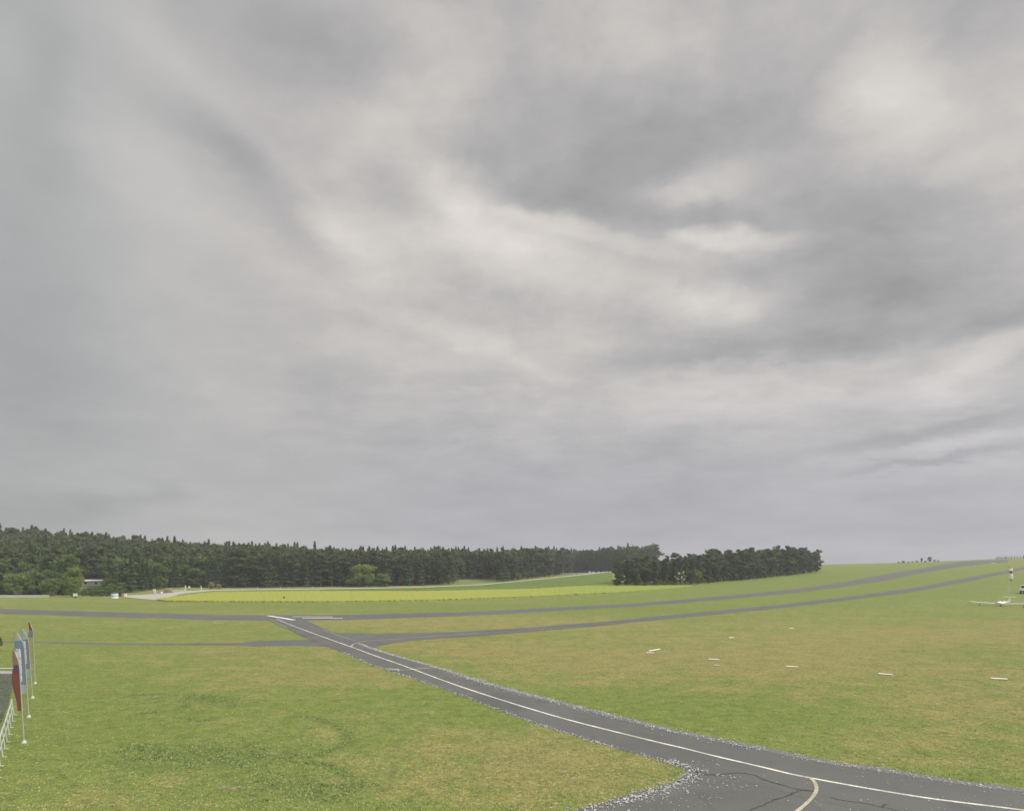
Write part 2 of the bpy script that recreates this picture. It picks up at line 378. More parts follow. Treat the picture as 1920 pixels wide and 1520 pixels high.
M['forest'] = leaf_material('forest_canopy', (.078, .115, .056), (.142, .182, .078), (.138, .160, .076))

# ------------------------------------------------------------------ ground
DRY = [(1500,1250,600,70,.35),(1720,1400,300,70,.35),(900,1225,330,30,.4),(1000,1430,270,80,.45),(560,1265,260,30,.25),(900,1168,420,14,.45),
       (1250,1150,300,30,-.15),(1130,1325,330,36,-.65),(180,1330,330,110,-.5),(1420,1345,260,36,-.45),(260,1180,330,24,-.1),(760,1240,120,20,-.4),
       (900,1345,200,40,-.35),(1450,1400,250,26,-.35),(1800,1470,200,26,-.4),(1650,1090,400,40,-.3),(420,1450,260,60,-.15),(1250,1190,300,24,.1),
       (1150,1445,170,30,-.1),(1600,1290,160,22,-.3),(1650,1200,300,30,.2),(500,1135,700,14,-.2),(1500,1100,500,34,-.4),(1000,1140,500,10,-.2),(1750,1190,260,22,.2),(1300,1232,240,22,.3),(1850,1340,200,40,.25)]
def world_poly(pts): return [gp(*p)[:2] for p in pts]
def dens(poly, step):
    out = []
    for (a, b) in zip(poly[:-1], poly[1:]):
        n = max(1, int(math.dist(a, b)/step))
        out += [(a[0]+(b[0]-a[0])*k/n, a[1]+(b[1]-a[1])*k/n) for k in range(n)]
    return out+[poly[-1]]
def smooth_line(pts, n=8):
    P = [Vector(p) for p in pts]; P = [P[0]*2-P[1]]+P+[P[-1]*2-P[-2]]; out = []
    for i in range(1, len(P)-2):
        for k in range(n):
            t = k/n; a, b, c, d = P[i-1:i+3]
            out.append(tuple(.5*((2*b)+(c-a)*t+(2*a-5*b+4*c-d)*t*t+(3*b-a-3*c+d)*t**3)))
    return out+[tuple(P[-2])]
ARCS = [[(548,1342),(600,1348),(640,1366),(654,1382),(645,1396),(608,1412),(560,1420),(540,1417)], [(545,1428),(600,1432),(640,1444),(662,1462),(655,1478),(638,1490),(612,1496)],
        [(170,1312),(210,1305),(250,1303),(300,1302),(350,1304),(400,1308),(430,1316),(440,1324)], [(260,1338),(300,1334),(345,1326),(350,1312)], [(345,1345),(375,1352),(395,1346)], [(225,1408),(270,1398),(305,1402),(318,1412),(300,1420),(240,1424)]]
def build_ground():
    th = np.concatenate([np.arange(-180, -46, 3), np.arange(-46, 46, .22), np.arange(46, 180.1, 3)])*math.pi/180
    th[-1] = math.pi
    r = [2.0]
    while r[-1] < 1150: r.append(r[-1]*(1.018 if r[-1] < 900 else 1.04))
    r = np.array(r); A, B = np.meshgrid(th, r)
    X = B*np.sin(A); Y = B*np.cos(A); Z = HT(X, Y); n, m = X.shape
    V = np.stack([X, Y, Z], -1).reshape(-1, 3); idx = np.arange(n*m).reshape(n, m)
    Q = np.stack([idx[:-1,:-1], idx[:-1,1:], idx[1:,1:], idx[1:,:-1]], -1).reshape(-1, 4)
    V = np.vstack([V, [[0, 0, 0]]]); c = len(V)-1
    me = np_mesh('ground', V, Q[:, ::-1], M['grass'], True)
    # close the middle disc
    bm = bmesh.new(); bm.from_mesh(me); bm.verts.ensure_lookup_table()
    for j in range(m-1):
        try: bm.faces.new((bm.verts[c], bm.verts[j+1], bm.verts[j]))
        except Exception: pass
    bmesh.ops.recalc_face_normals(bm, faces=bm.faces[:]); bm.to_mesh(me); bm.free()
    co = np.zeros(len(me.vertices)*3, np.float32); me.vertices.foreach_get('co', co); co = co.reshape(-1, 3)
    yy = np.maximum(co[:,1], .5); px = 960+F*co[:,0]/yy; py = HY+F*(CAMZ-co[:,2])/yy; d = np.full(len(co), .42)
    for (x, y, rx, ry, g) in DRY: d += g*np.exp(-(((px-x)/rx)**2+((py-y)/ry)**2)*1.4)
    d[co[:,1] < 2] = .4
    rg_ = np.zeros(len(co)); nr_ = co[:,1] > 15
    for arc in ARCS:
        ln = dens(smooth_line(world_poly(arc)), .25); L_ = np.array([p[:2] for p in ln]); near = np.nonzero(nr_ & (np.hypot(co[:,0]-L_[:,0].mean(), co[:,1]-L_[:,1].mean()) < 12))[0]
        dd_ = np.sqrt(((co[near,None,:2]-L_[None])**2).sum(-1)).min(1); rg_[near] = np.maximum(rg_[near], np.exp(-(dd_/.42)**2))
    for (cx_, cy_, rx_, ry_) in ((430,1420,190,34),(300,1412,90,20),(560,1475,150,28),(380,1310,90,12),(270,1440,60,12)):
        rg_ = np.maximum(rg_, nr_*np.exp(-(((px-cx_)/rx_)**2+((py-cy_)/ry_)**2)*1.8)*.9)
    a2 = me.attributes.new('ring', 'FLOAT', 'POINT'); a2.data.foreach_set('value', rg_.astype(np.float32))
    at = me.attributes.new('dry', 'FLOAT', 'POINT'); at.data.foreach_set('value', d.astype(np.float32))
    if np.mean([p.normal.z for p in me.polygons[:200]]) < 0: me.flip_normals()
    return tag(obj('ground', me), kind='structure')
build_ground()

def lift(y, layer): return .004*layer*(1+max(0, y-60)/26)
def strip(name, rows, mt, layer, nacross=4, wobble=0, kind='structure', parent=None):
    """rows: list of lists of world xy across the strip"""
    V = []; nr = len(rows)
    for row in rows:
        (x0, y0), (x1, y1) = row
        for k in range(nacross+1):
            t = k/nacross; x = x0+(x1-x0)*t; y = y0+(y1-y0)*t
            V.append((x, y, hz(x, y)+lift(y, layer)))
    idx = np.arange(len(V)).reshape(nr, nacross+1)
    Q = np.stack([idx[:-1,:-1], idx[:-1,1:], idx[1:,1:], idx[1:,:-1]], -1).reshape(-1, 4)
    me = np_mesh(name, np.array(V), Q, mt, True)
    if np.mean([p.normal.z for p in me.polygons]) < 0: me.flip_normals()
    o = obj(name, me, parent)
    if kind and parent is None: o['kind'] = kind
    return o
def rows_by_x(tab, step=6, rag=0):
    """tab: (px, top_y, bottom_y)"""
    tab = sorted(tab); xs = [t[0] for t in tab]; a = [t[1] for t in tab]; b = [t[2] for t in tab]; out = []
    x = xs[0]
    while x <= xs[-1]:
        t = gp(x, np.interp(x, xs, a)); u = gp(x, np.interp(x, xs, b))
        out.append(((t[0], t[1]+random.uniform(-1,1)*rag), (u[0], u[1]+random.uniform(-1,1)*rag))); x += step
    return out
def ribbon(name, line, width, mt, layer, parent=None, kind='structure', rag=0):
    rows = []
    for i, p in enumerate(line):
        a = Vector(line[max(i-1, 0)]); b = Vector(line[min(i+1, len(line)-1)]); t = (b-a).normalized(); n = Vector((-t.y, t.x))
        w = (width[i] if hasattr(width, '__len__') else width)/2*(1+random.uniform(-rag, rag))
        rows.append(((p[0]+n.x*w, p[1]+n.y*w), (p[0]-n.x*w, p[1]-n.y*w)))
    return strip(name, rows, mt, layer, 1, kind=kind, parent=parent)

# main taxiway: edges from far to near
TL = [(497,1160),(539,1178),(567,1193),(611,1210),(700,1247),(790,1277),(887,1312),(983,1349),(1067,1376),(1167,1406),(1247,1427),(1300,1441),(1500,1492),(1700,1536),(2000,1592),(2300,1640)]
TR = [(570,1161),(616,1182),(640,1192),(700,1217),(817,1251),(933,1286),(1033,1312),(1167,1346),(1280,1373),(1430,1403),(1547,1427),(1647,1441),(1780,1463),(1920,1481),(2200,1517),(2500,1550)]
wl, wr = smooth_line(world_poly(TL)), smooth_line(world_poly(TR))
def x_at(line, y):
    ys = [p[1] for p in line][::-1]; xs = [p[0] for p in line][::-1]; return float(np.interp(y, ys, xs))
ylo = max(wl[-1][1], wr[-1][1]); yhi = min(wl[0][1], wr[0][1])
rows = []; y = yhi
while y > ylo:
    jr = random.uniform(-.07, .07); jl = random.uniform(-.07, .07)
    rows.append(((x_at(wl, y)+jl, y), (x_at(wr, y)+jr, y))); y -= .25 if y < 70 else .8
TAXI = rows
strip('taxiway', rows, M['asphalt'], 3, 8)
# apron joining from below
def poly_sheet(name, poly, mt, layer, kind='structure'):
    bm = bmesh.new(); vs = [bm.verts.new((p[0], p[1], hz(*p)+lift(p[1], layer))) for p in poly]
    f = bm.faces.new(vs); bmesh.ops.triangulate(bm, faces=[f]); me = bpy.data.meshes.new(name); bm.to_mesh(me); bm.free()
    if me.polygons[0].normal.z < 0: me.flip_normals()
    me.materials.append(mt); o = obj(name, me); o['kind'] = kind; return o
APR = [(1262,1431),(1290,1447),(1278,1459),(1265,1465),(1187,1487),(1105,1512),(1040,1533),(900,1580),(700,1680),(500,1900),(1500,2100),(2300,1900),(2500,1640),(1700,1500)]
apron = dens(world_poly(APR), .6)
apron = [(p[0]+random.uniform(-.04,.04), p[1]+random.uniform(-.04,.04)) for p in apron]
poly_sheet('apron', apron, M['asphalt_old'], 2)
RUN = [(-60,1139,1148),(0,1141,1150),(200,1147,1156),(400,1152.5,1161.5),(500,1153,1163),(640,1152.5,1162),(800,1148.5,1156.5),(900,1146,1153),(1000,1140.5,1147),(1100,1135.5,1141.5),(1200,1130,1136),
       (1300,1122,1128),(1400,1113,1119.5),(1500,1103,1110),(1580,1091.8,1099.5),(1661,1076.5,1087.5),(1729,1065,1073.5),(1766,1058,1067),(1804,1053,1061.5),(1850,1050.5,1056),(1890,1049,1053.5)]
strip('runway', rows_by_x(RUN, 5), M['asphalt'], 1, 6)
PT = [(600,1181,1203),(633,1186,1206),(660,1187,1217),(702,1188,1217.5),(706,1188,1213),(714,1188,1210),(742,1187.5,1204),(786,1186.5,1199.5),(808,1186,1198),(900,1182,1191.5),(1000,1175.5,1183.5),(1150,1163.5,1170.5),(1233,1155,1161.5),(1350,1144,1150.5),
      (1450,1134.5,1140.5),(1560,1122,1128),(1710,1102.5,1109),(1822,1081,1088),(1886,1069.5,1074.5),(1920,1062.5,1066.5),(1990,1053,1056)]
strip('service_taxiway', rows_by_x(PT, 3), M['asphalt'], 2, 4)
LP = [(-60,1200,1202.5),(65,1202.5,1205),(200,1205,1208),(340,1206,1209),(440,1205,1209.5),(480,1201.5,1211),(567,1199,1210.5),(640,1200,1212)]
strip('narrow_path', rows_by_x(LP, 4), M['asphalt'], 1, 2)
# gravel margins under the loose stones
def offset_line(line, d0, d1):
    out = []
    for i, p in enumerate(line):
        a = Vector(line[max(i-1, 0)]); b = Vector(line[min(i+1, len(line)-1)]); t = (b-a).normalized(); n = Vector((-t.y, t.x))
        out.append(((p[0]+n.x*d0, p[1]+n.y*d0), (p[0]+n.x*d1, p[1]+n.y*d1)))
    return out
wrn = [p for p in dens(wr, .3) if 24 < p[1] < 88]; wln = [p for p in dens(wl, .3) if 28 < p[1] < 80]
mr = [((a[0]+random.uniform(-.08,.08), a[1]+random.uniform(-.08,.08)), b) for a, b in offset_line(wrn, .28, -.35)]
strip('gravel_margin', mr, M['gravel_bed'], 4, 2)
AE = dens(world_poly([(1240,1426),(1292,1448),(1265,1465),(1187,1487),(1105,1512),(1040,1533),(950,1562)]), .3)
AE2 = [((a[0]+random.uniform(-.06,.06), a[1]+random.uniform(-.06,.06)), (b[0]+random.uniform(-.1,.1), b[1])) for a, b in offset_line(AE, -.10, .7)]
# painted lines
CL = [(518,1160.5),(559,1177),(659,1213),(700,1228),(760,1249),(867,1288),(1033,1340),(1200,1383),(1280,1402),(1340,1417),(1430,1438),(1513,1457),(1713,1492),(1913,1518),(2200,1556),(2500,1590)]
cl = smooth_line(world_poly(CL), 14)
ribbon('centre_line', cl, .18, M['line'], 5)
ribbon('turn_off_line', smooth_line(world_poly([(1505,1455.5),(1518,1458),(1527,1466),(1531,1478),(1526,1491),(1512,1506),(1494,1521),(1470,1538),(1430,1562)]), 8), .15, M['line_yellow'], 6, rag=.12)
ribbon('turn_off_line', smooth_line(world_poly([(670,1217),(661,1213.5),(659.5,1210.5),(666,1206.5),(686,1202),(721,1199.5),(769,1196),(850,1190.5),(900,1187)]), 8), .19, M['line_yellow'], 6, rag=.15)
ribbon('holding_line', world_poly([(738,1257.5),(776,1254.5),(815,1251)]), .2, M['line_yellow'], 6)
ribbon('holding_line', world_poly([(727,1255),(770,1252.3),(806,1249)]), .14, M['line_faint'], 6)
ribbon('holding_line', world_poly([(539,1177.7),(589,1177.7)]), .3, M['line_faint'], 6)
ribbon('edge_line', smooth_line(world_poly([(606,1181.5),(640,1193),(668,1202.5)])), .22, M['line_faint'], 6)
ribbon('edge_line', smooth_line(world_poly([(506,1163),(539,1177.7)])), .25, M['line_faint'], 6)
for a, b in (((534,1205.4),(570,1204.3)),((587,1203.2),(597,1203.2)),((604,1202.6),(620,1202))):
    ribbon('path_dash', world_poly([a, b]), .22, M['line_faint'], 6)
ribbon('threshold_bar', world_poly([(503,1154.5),(527,1158.2),(551,1162.5)]), 1.0, M['white'], 5)
ribbon('threshold_bar', world_poly([(549,1156.3),(590,1156.6),(624,1156.8)]), 1.1, M['white'], 5)
ribbon('threshold_bar', world_poly([(567,1159.2),(600,1159.3),(643,1159)]), 1.0, M['white'], 5)
# cracks in the asphalt
def crack(pts, w, layer=4.5, parts=6):
    w = w*.8; line = smooth_line(world_poly(pts), parts); line = [(p[0]+random.uniform(-.05,.05), p[1]+random.uniform(-.05,.05)) for p in line]
    ribbon('asphalt_crack', line, w, M['crack'], layer, rag=.5)
crack([(1240,1426),(1270,1434),(1300,1443),(1314,1451),(1345,1452),(1380,1449),(1410,1452),(1440,1464),(1470,1473),(1500,1480),(1530,1484)], .09)
crack([(1314,1451),(1300,1458),(1285,1463),(1265,1466)], .10)
crack([(1405,1521),(1430,1510),(1452,1500),(1478,1490),(1500,1482),(1520,1481)], .07)
crack([(1556,1495),(1580,1500),(1620,1506),(1650,1512),(1690,1521)], .07)
crack([(1650,1512),(1665,1507)], .06)
# parking area left of the railing, road and field tracks
poly_sheet('parking_area', dens(world_poly([(-260,1266),(25,1266),(23,1290),(16,1320),(4,1350),(-10,1378),(-40,1430),(-420,1430)]), 1.5), M['asphalt_dark'], 1)
TRK = [(232,1116,1119),(262,1115,1122),(292,1113.5,1124.5),(306,1112.5,1123),(318,1111,1119),(345,1108,1112.5),(400,1105.2,1107.2),(546,1103.6,1105.2),(700,1101.7,1103.2),(800,1099.7,1101.1),(904,1095.1,1096.5),(1008,1085.6,1087),(1133,1072.1,1073.6),(1158,1069.6,1071)]
strip('farm_road', rows_by_x(TRK, 6), M['track'], 2, 2)

def slab(name, tab, mt, h, label, cat):
    rows = rows_by_x(tab, 4, .5); V = []; nc = 4
    for (a, b) in rows:
        pr = [(a[0], a[1], -.2)]+[(a[0]+(b[0]-a[0])*k/nc, a[1]+(b[1]-a[1])*k/nc, h*(1+random.uniform(-.15,.15))) for k in range(nc+1)]+[(b[0], b[1]-.1, -.2)]
        V += [(x, y, hz(x, y)+z) for x, y, z in pr]
    n = len(rows); idx = np.arange(len(V)).reshape(n, nc+3)
    Q = np.stack([idx[:-1,:-1], idx[:-1,1:], idx[1:,1:], idx[1:,:-1]], -1).reshape(-1, 4)
    me = np_mesh(name, np.array(V), Q, mt, False)
    if np.mean([p.normal.z for p in me.polygons]) < 0: me.flip_normals()
    return tag(obj(name, me), label, cat, kind='stuff')
slab('rapeseed_field', [(294,1123.8,1126),(320,1120.5,1127.5),(345,1117,1128),(400,1111.5,1128.5),(600,1109,1129),(800,1108.8,1126),(1000,1104.5,1119),(1100,1098.5,1114),(1154,1094.5,1111.5),(1160,1098,1111),(1200,1099,1109),(1300,1098.6,1100)],
     M['rape'], .42, 'long yellow strip of flowering rapeseed in front of the forest', 'field')
slab('green_crop_field', [(600,1106.6,1108),(800,1102.5,1107.8),(904,1097.5,1106),(1008,1088.5,1103.5),(1133,1075,1095.5),(1150,1073.5,1094)],
     M['crop'], .3, 'dark green crop field rising between the rapeseed and the forest', 'field')

# ------------------------------------------------------------------ foliage
def cards(C, size, tilt=1.0, aspect=1.0, rg=rng):
    """one small leaf-spray quad per centre"""
    n = len(C); a = rg.normal(size=(n,3)); a /= np.linalg.norm(a, axis=1)[:,None]+1e-9
    b = rg.normal(size=(n,3)); b[:,2] *= tilt; b -= a*np.sum(a*b, 1)[:,None]; b /= np.linalg.norm(b, axis=1)[:,None]+1e-9
    s = (size*rg.uniform(.6, 1.4, n))[:,None]/2
    a = a*s*aspect; b = b*s
    sk = rg.uniform(.3, 1, (n,1))
    V = np.stack([C-a-b*sk, C+a-b, C+a*sk+b, C-a+b*sk], 1).reshape(-1, 3)
    return V, np.arange(4*n).reshape(n, 4)
def blob_pts(cen, rad, n, rg=rng, shell=.55):
    d = rg.normal(size=(n,3)); d /= np.linalg.norm(d, axis=1)[:,None]; r = shell+(1-shell)*rg.random(n)
    return np.array(cen)+d*r[:,None]*np.array(rad)
def pine_crown(h, lo=.42, W=.17, n=900):
    C = []; nb = 20; lean = (random.uniform(-.03,.03)*h, random.uniform(-.03,.03)*h); flat = random.uniform(.3, .9)
    for k in range(nb):
        t = (k+random.random())/nb; z = h*(lo+(1-lo)*t*.95); env = (t+.25)**.5*(1.02-t**3.2*flat)
        w = h*W*env*random.choice([.5,.8,1.0,1.15,1.35]); a = random.uniform(0, 6.28); off = w*random.uniform(.35, 1.0)
        rr = w*random.uniform(.42, .72)
        C.append(blob_pts((math.cos(a)*off+lean[0]*t, math.sin(a)*off+lean[1]*t, z), (rr, rr, h*random.uniform(.028,.06)), int(n/nb)))
    for k in range(3):
        C.append(blob_pts((lean[0]+random.uniform(-.05,.05)*h, lean[1]+random.uniform(-.05,.05)*h, h*random.uniform(.9,.98)), (h*.035, h*.035, h*.035), n//40))
    for k in range(5):      # lower stubs
        a = random.uniform(0, 6.28); z = h*random.uniform(.12, lo+.02); C.append(blob_pts((math.cos(a)*h*.07, math.sin(a)*h*.07, z), (h*.07, h*.07, h*.03), n//34))
    return np.vstack(C)
def spruce_crown(h, W=.15, n=900, lo=.06):
    t = rng.random(n)**.75; t = 1-t*(1-lo); r = h*W*(1-t)**.8*(.75+.35*np.sin(t*60+rng.random()*6)); a = rng.random(n)*6.283
    rr = r*(.35+.65*rng.random(n)**.5)*(1+.25*np.sin(a*3+t*9))
    return np.stack([np.cos(a)*rr, np.sin(a)*rr, h*t-.16*rr], 1)
def broad_crown(h, W=.34, n=1500, lo=.12):
    C = []; nb = 24
    for k in range(nb):
        t = random.random(); z = h*(lo+.1+(.86-lo-.1)*t); wr = h*W*math.sin(math.pi*(.18+.72*t))**.7*random.uniform(.3, .85); a = random.uniform(0, 6.28)
        s = h*random.uniform(.09, .17)
        C.append(blob_pts((math.cos(a)*wr, math.sin(a)*wr, z), (s, s, s*.8), n//nb))
    return np.vstack(C)
def trunk_mesh(h, r, top, limbs, bare):
    mb = MB(); x = random.uniform(-.02, .02)*h; y = random.uniform(-.02, .02)*h
    mb.tube([(0,0,-.3),(0,0,h*.15),(x*.6,y*.6,h*.5),(x,y,h*top)], [r*1.25, r, r*.7, r*.15], 7)
    for k in range(limbs):
        z = h*(bare+(top-bare-.05)*(k+.5)/limbs); a = k*2.4+random.random(); l = h*.13*(1.2-k/limbs*.8); f = z/h
        mb.tube([(x*f,y*f,z),(math.cos(a)*l*.6+x*f,math.sin(a)*l*.6+y*f,z+l*.25),(math.cos(a)*l+x*f,math.sin(a)*l+y*f,z+l*.3)], [r*.3, r*.2, r*.06], 5, caps=False)
    return mb
PROTO = {}
def make_proto(kind, i, h, crown_pts, size, lm, tm):
    V, Q = cards(crown_pts, size); me = np_mesh(kind+'_crown', V, Q, lm)
    t = tm; mt = bpy.data.meshes.new(kind+'_trunk'); mt.from_pydata(t.v, [], t.f); mt.materials.append(M['bark'])
    PROTO.setdefault(kind, []).append((me, mt, V, Q, h))
for i in range(9): make_proto('pine_tree', i, 18, pine_crown(18, [.34,.42,.26,.2,.1,.3,.22,.16,.3][i], [.15,.17,.13,.16,.15,.19,.12,.17,.14][i], 2600), .46, M['pine'], trunk_mesh(18, .22, .95, 7, .4))
for i in range(4): make_proto('spruce_tree', i, 20, spruce_crown(20, [.15,.13,.17,.14][i], 2600), .50, M['spruce'], trunk_mesh(20, .24, .97, 5, .2))
for i in range(4): make_proto('broadleaf_tree', i, 10, broad_crown(10, [.34,.42,.30,.38][i], 3200, .05), .36, M['leaf'], trunk_mesh(10, .16, .8, 6, .2))
for i in range(2): make_proto('fresh_tree', i, 10, broad_crown(10, [.36,.44][i], 3400, .02), .34, M['leaf_light'], trunk_mesh(10, .16, .8, 6, .2))
def place_tree(kind, x, y, h, label, cat='tree', group=None, name=None, wide=1.0, pick=None, crown_mat=None):
    p = random.choice(PROTO[kind]) if pick is None else PROTO[kind][pick]
    nm = name or ('broadleaf_tree' if kind == 'fresh_tree' else kind)
    e = empty(nm, (x, y, hz(x, y)-.1), random.uniform(0, 6.28), label=label, cat=cat, group=group)
    s = h/p[4]; e.scale = (s*wide, s*wide, s)
    c = obj('crown', p[0], e); obj('trunk', p[1], e)
    if crown_mat:
        c.data = p[0].copy(); c.data.materials[0] = crown_mat
    return e

EDGE = [(-160,1115),(0,1115),(90,1115.5),(150,1116),(215,1115),(240,1111),(300,1105),(340,1100),(400,1102),(560,1100.5),(800,1097),(848,1096),(862,1086),(925,1085),(940,1091),(1000,1083),(1100,1072),(1165,1066)]
ex = [p[0] for p in EDGE]; ey = [p[1] for p in EDGE]
def edge(px): return gp(px, float(np.interp(px, ex, ey)))
STUFF = {'forest':[[],[],0], 'leafy':[[],[],0]}
def stuff_tree(kind, x, y, h, frac=.4):
    me, mt, V, Q, hh = random.choice(PROTO[kind]); keep = int(len(Q)*frac); s = h/hh; a = random.uniform(0, 6.28)
    k = rng.choice(len(Q), keep, replace=False); W = V.reshape(-1, 4, 3)[k]
    cen = W.mean(1, keepdims=True); W = (cen+(W-cen)*1.45).reshape(-1, 3)*np.array([s*1.15, s*1.15, s])
    c, sn = math.cos(a), math.sin(a); W = np.stack([W[:,0]*c-W[:,1]*sn+x, W[:,0]*sn+W[:,1]*c+y, W[:,2]+hz(x, y)], 1)
    B = STUFF['leafy' if kind in ('broadleaf_tree','fresh_tree') else 'forest']; B[0].append(W); B[1].append(np.arange(len(W)).reshape(-1, 4)+B[2]); B[2] += len(W)
G_MID = 'conifers along the front edge of the forest behind the yellow field'
count = {'pine_tree':0, 'spruce_tree':0, 'broadleaf_tree':0}
px = -150.0
# front rows
row = 0
for dd in (2, 8):
    px = -150.0+dd
    while px < 1185:
        e = edge(px); step = random.uniform(3.2, 5.2)/e[1]*F
        k = dd+random.uniform(-1.5, 1.5); x = e[0]*(1+k/e[1])+random.uniform(-1,1); y = e[1]+k
        vis = px > -40
        if px < 430:
            r = random.random()
            if dd == 2: kind, h = ('broadleaf_tree', random.uniform(5.5, 10))
            elif dd == 8 and r < 2: kind, h = ('broadleaf_tree' if r < .7 else 'spruce_tree', random.uniform(9, 14))
            else: kind, h = ('broadleaf_tree' if r < .3 else 'spruce_tree', random.uniform(13, 18))
            if 148 < px < 216 and dd == 8: px += step; continue
            if 235 < px < 430:
                kind, h = ('broadleaf_tree' if r < .35 else 'spruce_tree', random.uniform(10, 17))
                if r < .35: h *= .75
            if 146 < px < 232 and dd < 14: h = random.uniform(3.5, 5.0) if px > 204 else 2.4; kind = 'broadleaf_tree'
            lab = {'broadleaf_tree':'green broadleaf tree at the foot of the wooded slope on the far left', 'spruce_tree':'dark spruce at the foot of the wooded slope on the far left'}[kind]
            grp = {'broadleaf_tree':'broadleaf trees at the foot of the left slope', 'spruce_tree':'spruces at the foot of the left slope'}[kind]
        else:
            r = random.random(); kind = 'pine_tree' if r < .78 else 'spruce_tree'; h = random.uniform(15.0, 19.2)
            if px > 850: h = random.uniform(15.5, 18.6)+max(0, px-930)*.012; kind = 'pine_tree' if r < .9 else 'spruce_tree'
            lab = {'pine_tree':'dark pine in the straight forest edge behind the yellow field', 'spruce_tree':'pointed dark spruce among the pines behind the yellow field'}[kind]; grp = G_MID if kind == 'pine_tree' else 'spruces among the pines behind the yellow field'
        if px > -40 and not (dd == 14 and px > 1160): place_tree(kind, x, y, h, lab, 'tree', grp, wide=random.uniform(.85, 1.5)); count[kind] += 1
        else: stuff_tree(kind, x, y, h)
        px += step
# forest behind, one canopy
for dd in range(14, 175, 6):
    px = -180.0+random.uniform(0, 8)
    while px < 1230:
        e = edge(px); k = dd+random.uniform(-2.5, 2.5); x = e[0]*(1+k/e[1])+random.uniform(-1.5,1.5); y = e[1]+k
        if 140 < px < 214 and dd < 54: px += 8; continue
        if px > 560 and dd > 80: px += 30; continue
        if px > 1100 and dd > 60: px += 30; continue
        r = random.random(); left = px < 480
        kind = 'broadleaf_tree' if ((px < 420 and r < .42) or (left and r < .2) or r < .03) else ('spruce_tree' if r < (.62 if (dd > 45 and random.random() < .8) else (.5 if left else .25)) else 'pine_tree')
        h = random.uniform(16, 19.5) if kind != 'broadleaf_tree' else random.uniform(13, 16)
        if px > 850: h = random.uniform(15.5, 19.5)+max(0, px-930)*.014
        if random.random() < .15: h *= 1.08
        stuff_tree(kind, x, y, h+(random.uniform(.5, 3.0) if kind == 'spruce_tree' and dd > 45 else 0), .30)
        px += random.uniform(3.6, 5.6)/y*F
# near clump
CE = [(1152,1099),(1200,1098),(1300,1095),(1400,1086.5),(1500,1076.5),(1538,1071)]
cx = [p[0] for p in CE]; cy = [p[1] for p in CE]
for ri, dd in enumerate((1, 7, 13, 19, 26, 33)):
    px = 1156.0+dd*.3
    while px < 1538-(dd*.25):
        e = gp(px, float(np.interp(px, cx, cy))); k = dd+random.uniform(-1.5, 1.5); x = e[0]*(1+k/e[1]); y = e[1]+k
        h = random.uniform(12.4, 15.6)+(1.2 if px > 1330 else 0)
        if random.random() < .18: h += 1.6
        if px > 1515: h *= .82
        if px < 1262: h *= .86
        gap = 1266 < px < 1286
        if gap and ri in (0, 3): place_tree('pine_tree', x, y, h, 'thin pine with bare pale trunk at the gap in the copse', 'tree', 'thin bare-trunked pines at the gap in the copse', wide=.8, pick=1); px += 9; continue
        kind = 'pine_tree'
        if ri < 3 and not gap:
            place_tree(kind, x, y, h, 'dark pine in the separate copse right of the yellow field', 'tree', 'pines of the copse right of the yellow field', wide=random.uniform(1.15, 1.45), pick=random.choice([2,3,4,4,6,7,7,5,8])); count[kind] += 1
        elif not gap: stuff_tree(kind, x, y, h, .4)
        px += random.uniform(3.6, 5.2)/y*F
fo = obj('forest', np_mesh('forest', np.vstack(STUFF['forest'][0]), np.vstack(STUFF['forest'][1]), M['forest'])); tag(fo, 'dense dark conifer forest covering the slope behind the front trees', 'forest', kind='stuff')
tag(obj('broadleaf_woodland', np_mesh('broadleaf_woodland', np.vstack(STUFF['leafy'][0]), np.vstack(STUFF['leafy'][1]), M['leaf'])), 'green broadleaf crowns mixed into the wooded slope on the left', 'forest', kind='stuff')

def at(px, py): g = gp(px, py); return g
# trees one can single out
def single(kind, px, py, h, label, wide=1, name=None, cm=None, pick=None, cat='tree', dz=0):
    g = at(px, py); return place_tree(kind, g[0], g[1], h, label, cat, name=name, wide=wide, crown_mat=cm, pick=pick)
single('fresh_tree', 137, 1118.5, 11.5, 'round light green tree standing in front of the others near the white sign', .95, pick=0)
single('fresh_tree', 35, 1117, 9.5, 'light green bushy tree at the far left above the white wall', 1.3, pick=1)
single('fresh_tree', 90, 1117.5, 7.0, 'low rounded green tree beside the end of the white wall', 1.3, pick=0)
single('fresh_tree', 680, 1099.5, 12.5, 'sprawling bright green tree standing out against the dark pines', 1.5, pick=1)
single('fresh_tree', 718, 1099.5, 7.5, 'lower bright green bush right of the sprawling light green tree', 1.7, pick=0)
single('broadleaf_tree', 972, 1088, 5.5, 'small round green tree beside the track below the pines', 1.3, cm=M['leaf_light'])
single('broadleaf_tree', 1308, 1095.8, 8.5, 'light olive tree at the front of the copse beside the bare trunks', .9, cm=M['leaf_light'])
single('fresh_tree', 397, 1103.5, 3.4, 'cream blossoming bush beside the farm road', 1.3, name='blossoming_bush', cm=M['blossom'], cat='bush', pick=0)
single('fresh_tree', 410, 1103.8, 2.6, 'smaller cream blossoming bush right of the larger one', 1.3, name='blossoming_bush', cm=M['blossom'], cat='bush', pick=1)
single('fresh_tree', 225, 1117.5, 2.6, 'low green bush behind the striped blue and white drum', 1.6, name='green_bush', cm=M['leaf'], cat='bush', pick=0)
single('fresh_tree', 188, 1117.8, 2.8, 'wide low hedge bush between the sign and the striped drum', 2.2, name='green_bush', cm=M['leaf'], cat='bush', pick=1)
